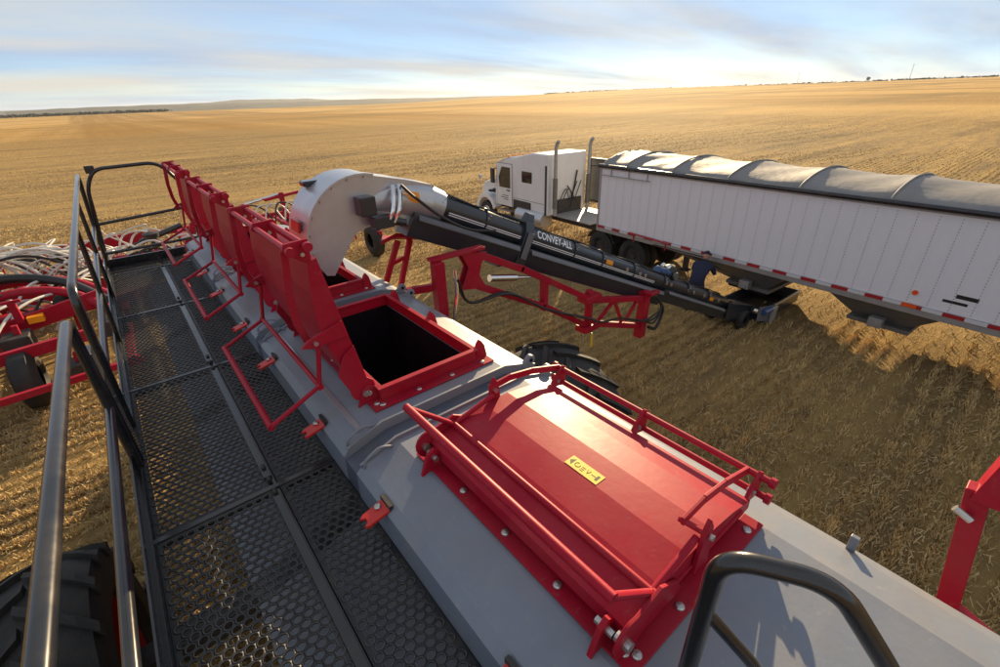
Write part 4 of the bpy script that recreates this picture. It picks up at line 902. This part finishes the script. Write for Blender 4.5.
def person(label, loc, rotz, lean, mats, crouch=0):
    """facing local +Y; lean in degrees, arms reaching forward and down"""
    a = rad(lean); hip = Vector((0, 0, .93-crouch)); d = Vector((0, math.sin(a), math.cos(a)))
    ch = hip + d*.34; nk = hip + d*.52; 
    J = {'pelvis': (hip, (.14,.12), None), 'waist': (hip+d*.16, (.145,.115), 'pelvis'), 'chest': (ch, (.17,.13), 'waist'), 'neck': (nk, (.065,.065), 'chest'), 'nape': (nk + d*.04 + Vector((0,.045,.05)), (.058,.058), 'neck')}
    for s, nm in ((-1,'l'), (1,'r')):
        sh = ch + Vector((s*.19,0,0)) + d*.12; el = sh + Vector((s*.07,.16,-.24)); wr = el + Vector((-s*.06,.24,-.06))
        J['sh'+nm] = (sh, .075, 'chest'); J['el'+nm] = (el, .055, 'sh'+nm); J['wr'+nm] = (wr, .042, 'el'+nm)
        hp = hip + Vector((s*.10,0,-.06)); kn = Vector((s*.13,.10+crouch*.6,.50-crouch*.15)); an = Vector((s*.13,-.04,.09))
        J['hp'+nm] = (hp, .105, 'pelvis'); J['kn'+nm] = (kn, .075, 'hp'+nm); J['an'+nm] = (an, .058, 'kn'+nm); J['to'+nm] = (an+Vector((0,.17,-.05)), .045, 'an'+nm)
    t, skin = figure('person', label, loc, rotz, J, mats)
    legs = None
    hd = nk + d*.05 + Vector((0,.07,.11)); 
    h = MB(); rows = []
    tilt = Matrix.Rotation(-rad(28), 3, 'X')
    def hp_(th, ph):
        v = Vector((.076*math.sin(th)*math.cos(ph), .095*math.sin(th)*math.sin(ph), .118*math.cos(th)))
        if v.y > 0 and abs(v.x) < .02 and -.03 < v.z < .01: v.y += .022
        if v.z < -.05: v.x *= .85
        return hd + tilt @ v
    h.grid([[hp_(math.pi*i/14, 2*math.pi*j/24) for j in range(25)] for i in range(15)])
    head = h.build('head', 'skin', t, smooth=80)
    for s in (-1, 1):
        c = hd + tilt @ Vector((s*.079,-.01,-.005)); MB().lathe(c, (s,0,0), [(-.01,.024),(.008,.022),(.012,.0)], 10).build('ear', 'skin', head)
        c = hd + tilt @ Vector((s*.03,.088,.018)); MB().lathe(c, tilt @ Vector((0,1,0)), [(-.004,.011),(.003,.008),(.005,0)], 8).build('eye', 'ink', head)
    MB().bar(hd + tilt @ Vector((-.022,.083,-.052)), hd + tilt @ Vector((.022,.083,-.052)), .012,.006).build('mouth', 'tape_red', head)
    cp_ = MB(); cp_.grid([[hd + tilt @ Vector((.088*math.sin(th)*math.cos(ph), -.004+.106*math.sin(th)*math.sin(ph), .02+.112*math.cos(th))) for ph in np.linspace(0, 2*math.pi, 25)] for th in np.linspace(.01, 1.5, 8)])
    cp_.prism([hd + tilt @ Vector((.07*math.cos(q), .085+.085*math.sin(q), .03)) for q in np.linspace(0, math.pi, 10)], tilt @ Vector((0,0,.008)))
    cp_.build('cap', mats['cap'], t, smooth=60)
    for s, nm in ((-1,'l'), (1,'r')):
        w = Vector(J['wr'+nm][0]); el = Vector(J['el'+nm][0]); dd = (w-el).normalized(); px = dd.cross(Vector((0,0,1))).normalized()*s; dn = Vector((0,0,-1))
        p = [w-dd*.02, w+dd*.05]; e = [(0,1)]; r = [.024, (.036,.016)]
        for k, (off, ln) in enumerate(((-.026,.075),(-.009,.085),(.009,.08),(.026,.062))):
            b = len(p); p += [w+dd*.085+px*off, w+dd*(.085+ln*.5)+px*off*1.1+dn*.008, w+dd*(.085+ln*.9)+px*off*1.1+dn*.035]; e += [(1,b),(b,b+1),(b+1,b+2)]; r += [.010,.009,.007]
        b = len(p); p += [w+dd*.05-px*.045+dn*.012, w+dd*.085-px*.055+dn*.025]; e += [(1,b),(b,b+1)]; r += [.011,.009]
        skin('hand', p, e, r, 'skin', 0, 1)
        a0 = Vector(J['an'+nm][0])
        MB().prism([(a0.x-.05,a0.y-.09,0),(a0.x+.05,a0.y-.09,0),(a0.x+.055,a0.y+.12,0),(a0.x+.03,a0.y+.21,0),(a0.x-.03,a0.y+.21,0),(a0.x-.055,a0.y+.12,0)], (0,0,.085)).build('boot', 'ink', t, bevel=.03)
    return t
person('person in navy hooded jacket and dark cap leaning over the intake beside the trailer', (10.42,5.30,0), rad(-78), 52, {'body': 'navy', 'cap': 'navy'}, .10)

# ================================================================ SEED DRILL
dl = thing('seed_drill', 'red seed drill toolbar with bundled white and black hoses in front of the cart', 'seed drill', (0, 14, 0))
b = MB()
for (p, q, w, h) in (((-7,9.9,.62),(-.6,10.45,.66),.10,.12), ((-7,13.2,1.05),(.4,13.4,1.05),.18,.22), ((-7,17.6,.95),(7.2,17.4,.95),.18,.2), ((-7,20.6,.95),(7.5,20.4,.95),.16,.18),
                     ((-2.9,9.9,.7),(-2.6,20.5,.9),.12,.14), ((-.75,10.4,.7),(-.5,20.5,.9),.12,.14), ((1.34,11,.7),(1.34,20.4,.9),.18,.22), ((4.6,17.4,.9),(4.6,20.4,.9),.12,.12), ((6.6,14.8,.9),(6.6,20.4,.9),.12,.12), ((-5.2,10,.7),(-5.0,20.5,.9),.12,.14)):
    b.bar(p, q, w, h)
b.build('toolbar_frame', 'red', dl, bevel=.008)
MB().bar((-3.4,12.6,.95),(-1.0,12.9,1.30), .08,.34).build('frame_plate', 'red', dl, bevel=.01)
MB().box((-2.2,12.55,1.15),(-1.95,12.75,1.28)).build('amber_marker', 'amber', dl)
MB().bar((-2.3,12.6,1.2),(-2.3,12.6,1.65), .12,.12,(0,1,0)).bar((-2.45,12.6,1.65),(-2.15,12.6,1.65), .06,.06).build('toolbar_post', 'red', dl, bevel=.006)
for (x0, y0, x1, y1, z, h) in ((-4.6,10.9,-1.2,11.35,1.0,.22),(-5.5,14.6,-.7,14.9,1.0,.30),(-6.5,16.0,-.6,16.1,.85,.2),(-4.2,19.0,.4,19.2,1.1,.35)):
    MB().bar((x0,y0,z),(x1,y1,z+.08), .12, h).build('frame_plate', 'red', dl, bevel=.01)
for (x, y, z) in ((-1.6,13.4,1.0),(-2.9,14.8,1.1),(-1.2,15.6,1.0),(-3.6,16.4,1.0),(-2.4,12.2,.8),(-.9,11.9,.8),(-1.62,11.2,.35)):
    MB().box((x-.22,y-.25,z),(x+.22,y+.25,z+.32)).build('valve_block', 'steel_dark', dl, bevel=.03)
    MB().bar((x,y,.3),(x+.05,y,z+.5), .09, .09, (0,1,0)).build('frame_upright', 'red', dl, bevel=.006)
for k in range(12):
    x0 = -3.9+.26*k; y0 = 13.2+random.uniform(-.6,1.4)
    MB().tube(spline([(x0-.9,y0-1.3,.75),(x0-.3,y0-.3,1.35+random.uniform(0,.3)),(x0+.4,y0+.5,1.45),(x0+.9,y0+1.2,.95)]), .028, 7).build('seed_hose', 'whitehose' if k % 3 else 'hose', dl)
dw = []
for (x, y) in ((-2.32,11.2),(-4.4,11.3),(6.55,15.3),(5.2,20.9),(7.2,20.9)):
    r = .56; o = MB().lathe((0,0,0),(1,0,0), [(-.14,.24),(-.19,.30),(-.19,.40),(-.12,r),(.12,r),(.19,.40),(.19,.30),(.14,.24)], 32).build('wheel', 'rubber', dl, loc=(x,y,r))
    MB().lathe((0,0,0),(1,0,0), [(.14,.29),(.16,.27),(.08,.24),(.06,.09),(.12,.07),(.12,0)], 24).build('rim', 'white', o)
    MB().bar((-.25,0,0),(-.25,0,.45), .06,.08,(0,1,0)).bar((-.25,0,.45),(0,.0,.66), .08,.08).build('wheel_fork', 'red', o, bevel=.005)
MB().tube(spline([(-4.5,11.8,.9),(-3.6,13.2,1.55),(-2.6,13.9,1.8),(-1.6,13.7,1.6),(-.9,12.9,1.2)]), .10, 12).build('delivery_hose', 'hose', dl)
MB().tube(spline([(-4.3,11.6,.8),(-3.3,12.9,1.40),(-2.4,13.4,1.6),(-1.5,13.2,1.45),(-.8,12.4,1.05)]), .09, 12).build('delivery_pipe', 'red', dl)
for k in range(26):
    x0 = -4.4+.14*k+random.uniform(-.15,.15); y0 = 16.6+random.uniform(-1.2,1.2); q = [Vector((x0+random.uniform(-.6,.6)+.35*t_, y0+random.uniform(-.5,.5), 1.15+.55*math.sin(math.pi*t_/4)+random.uniform(-.12,.12))) for t_ in range(5)]
    MB().tube(spline(q), .022, 6).build('seed_hose', 'whitehose', dl)
MB().tube(spline([(-4.6,12.2,.85),(-3.6,13.5,1.42),(-2.6,14.2,1.62),(-1.5,14.0,1.5),(-.7,13.1,1.1)]), .10, 12).build('delivery_pipe', 'red', dl)
MB().bar((-4.8,13.8,.9),(-.9,14.0,.95), .5, .16).build('deck_beam', 'red', dl, bevel=.01)
for k in range(16):
    x0 = -4.3+.12*k+random.uniform(-.1,.1); y0 = 16.5+random.uniform(-.8,.8)
    pts = [(x0-.5,y0-.7,.95+random.uniform(0,.2)), (x0-.25,y0-.2,1.5+random.uniform(0,.35)), (x0+.5,y0+.1,1.75+random.uniform(0,.2)), (x0+1.2,y0+.1,1.45+random.uniform(0,.3)), (x0+1.7,y0-.3,1.05)]
    MB().tube(spline(pts), .032, 7).build('seed_hose', 'whitehose' if k % 4 else 'hose', dl)
for k in range(14):
    x0 = random.uniform(-.9,2.6); y0 = random.uniform(15.2,18.6)
    pts = [(x0-.4,y0-.3,.9), (x0-.1,y0+.1,1.35+random.uniform(0,.2)), (x0+.5,y0+.2,1.4+random.uniform(0,.2)), (x0+.9,y0,.95)]
    MB().tube(spline(pts), .03, 7).build('seed_hose', 'whitehose' if k % 3 else 'hose', dl)
for k in range(8):
    x0 = 3.6+.35*k; pts = [(x0-.4,18.7,1.0), (x0-.1,19,1.5+random.uniform(0,.2)), (x0+.4,19.1,1.5), (x0+.7,19,1.0)]
    MB().tube(spline(pts), .03, 7).build('seed_hose', 'whitehose' if k % 3 else 'hose', dl)
for x, y in ((-2.3,17.2),(-1.7,16.6),(.4,17.6)):
    mfd = MB().lathe((x,y,1.0),(0,0,1), [(0,.06),(.4,.06),(.42,.2),(.55,.22),(.6,.05),(.6,0)], 18).build('seed_manifold', 'steel_dark', dl)
MB().cyl((.1,18.0,1.25),(1.3,18.6,1.45), .09, 16).cyl((-.9,17.5,1.08),(.1,18.0,1.25), .045, 12).build('lift_cylinder', 'black', dl)
MB().prism([(1.2,18.2,.9),(2.6,18.2,.9),(2.3,18.2,1.5),(1.6,18.2,1.6)], (0,.1,0)).build('mast_plate', 'red', dl, bevel=.01)
MB().bar((4.9,19.6,.9),(4.9,19.6,1.9), .16,.16,(0,1,0)).bar((4.2,19.3,1.75),(5.6,19.8,1.8), .1,.1).build('fold_post', 'red', dl, bevel=.008)
MB().cyl((3.4,19.2,1.7),(4.8,19.6,1.85), .05, 12).build('fold_cylinder', 'chrome', dl)
sk = MB().bar((0,0,.9),(0,-.12,.12), .04,.05).mesh('shank', M['red'], smooth=0)
for k in range(42):
    o = bpy.data.objects.new('shank', sk); COL.objects.link(o); o.parent = dl; o.location = Vector((-6.9+(k % 21)*.68, 17.5 if k < 21 else 20.5, 0))-BASE[dl]

# ================================================================ FAR OFF
def tree(x, y, h, label):
    z = float(hgt(np.array(x), np.array(y)))
    t = thing('tree', label, 'tree', (x,y,z))
    MB().tube([(x,y,z-.3),(x+.1,y,z+h*.25),(x-.1,y,z+h*.5),(x,y,z+h*.75)], [h*.045,h*.035,h*.025,h*.01], 8).build('trunk', 'bark', t)
    m = MB()
    for k in range(420):
        u = Vector((random.gauss(0,1),random.gauss(0,1),random.gauss(0,1))).normalized()*random.random()**.4
        c = Vector((x+u.x*h*.36, y+u.y*h*.36, z+h*.62+u.z*h*.36)); s = h*.05; a = Vector((random.uniform(-1,1),random.uniform(-1,1),random.uniform(-1,1)))*s; q = a.cross(Vector((random.uniform(-1,1),random.uniform(-1,1),1))).normalized()*s
        m.add([c-a, c+q, c+a, c-q], [(0,1,2,3)])
    m.build('crown', 'bush', t, smooth=0, fix=False)
tree(1130, 320, 9, 'lone small dark tree on the skyline at far right')
def brush(name, az0, az1, d, n, hmax, label):
    m = MB()
    for k in range(n):
        a = rad(random.uniform(az0, az1)); dd = d*random.uniform(.95,1.05); x, y = dd*math.cos(a), dd*math.sin(a); z = float(hgt(np.array(x), np.array(y))); h = random.uniform(.4,1)*hmax
        for j in range(5):
            c = Vector((x+random.gauss(0,h), y+random.gauss(0,h), z+random.uniform(.2,.8)*h)); s = h*.6
            m.add([c+Vector((random.uniform(-1,1)*s,random.uniform(-1,1)*s,random.uniform(-.6,.6)*s)) for _ in range(4)], [(0,1,2),(1,2,3),(0,2,3),(0,1,3)])
    o = m.build(name, 'bush', smooth=0, fix=False); o['kind'] = 'stuff'; o['label'] = label; o['category'] = 'bushes'
brush('bush_line', 4, 46, 1250, 900, 4.5, 'dark line of brush along the skyline on the right')
brush('bush_line', 84, 104, 1500, 700, 7, 'dark line of brush at the far left edge of the field')
for (x, y, h, lb) in ((1090,250,24,'thin pole on the skyline right of the lone tree'), (1080,420,22,'thin pole on the skyline left of the lone tree')):
    z = float(hgt(np.array(x), np.array(y))); t = thing('utility_pole', lb, 'pole', (x,y,z), 0, 'poles on the skyline')
    MB().cyl((x,y,z-.5),(x,y,z+h), .35, 8, .22).build('pole_shaft', 'pole', t); MB().box((x-.12,y-1.6,z+h-1.5),(x+.12,y+1.6,z+h-1.2)).build('cross_arm', 'pole', t)

# ------------------------------------------------------------ air
hz = MB().box((-12500,-12500,-31),(12500,12500,42)).build('haze', None, smooth=0)
hm = bpy.data.materials.new('thin_haze'); hm.use_nodes = True; hn = hm.node_tree; hn.nodes.clear()
ho_ = hn.nodes.new('ShaderNodeOutputMaterial'); pv = hn.nodes.new('ShaderNodeVolumePrincipled')
pv.inputs['Color'].default_value = (.86,.92,1,1); pv.inputs['Density'].default_value = 5e-5; pv.inputs['Anisotropy'].default_value = .3
hn.links.new(pv.outputs[0], ho_.inputs['Volume']); hz.data.materials.append(hm); hz['kind'] = 'stuff'
hz['label'] = 'thin pale haze lying over the whole field'; hz['category'] = 'haze'
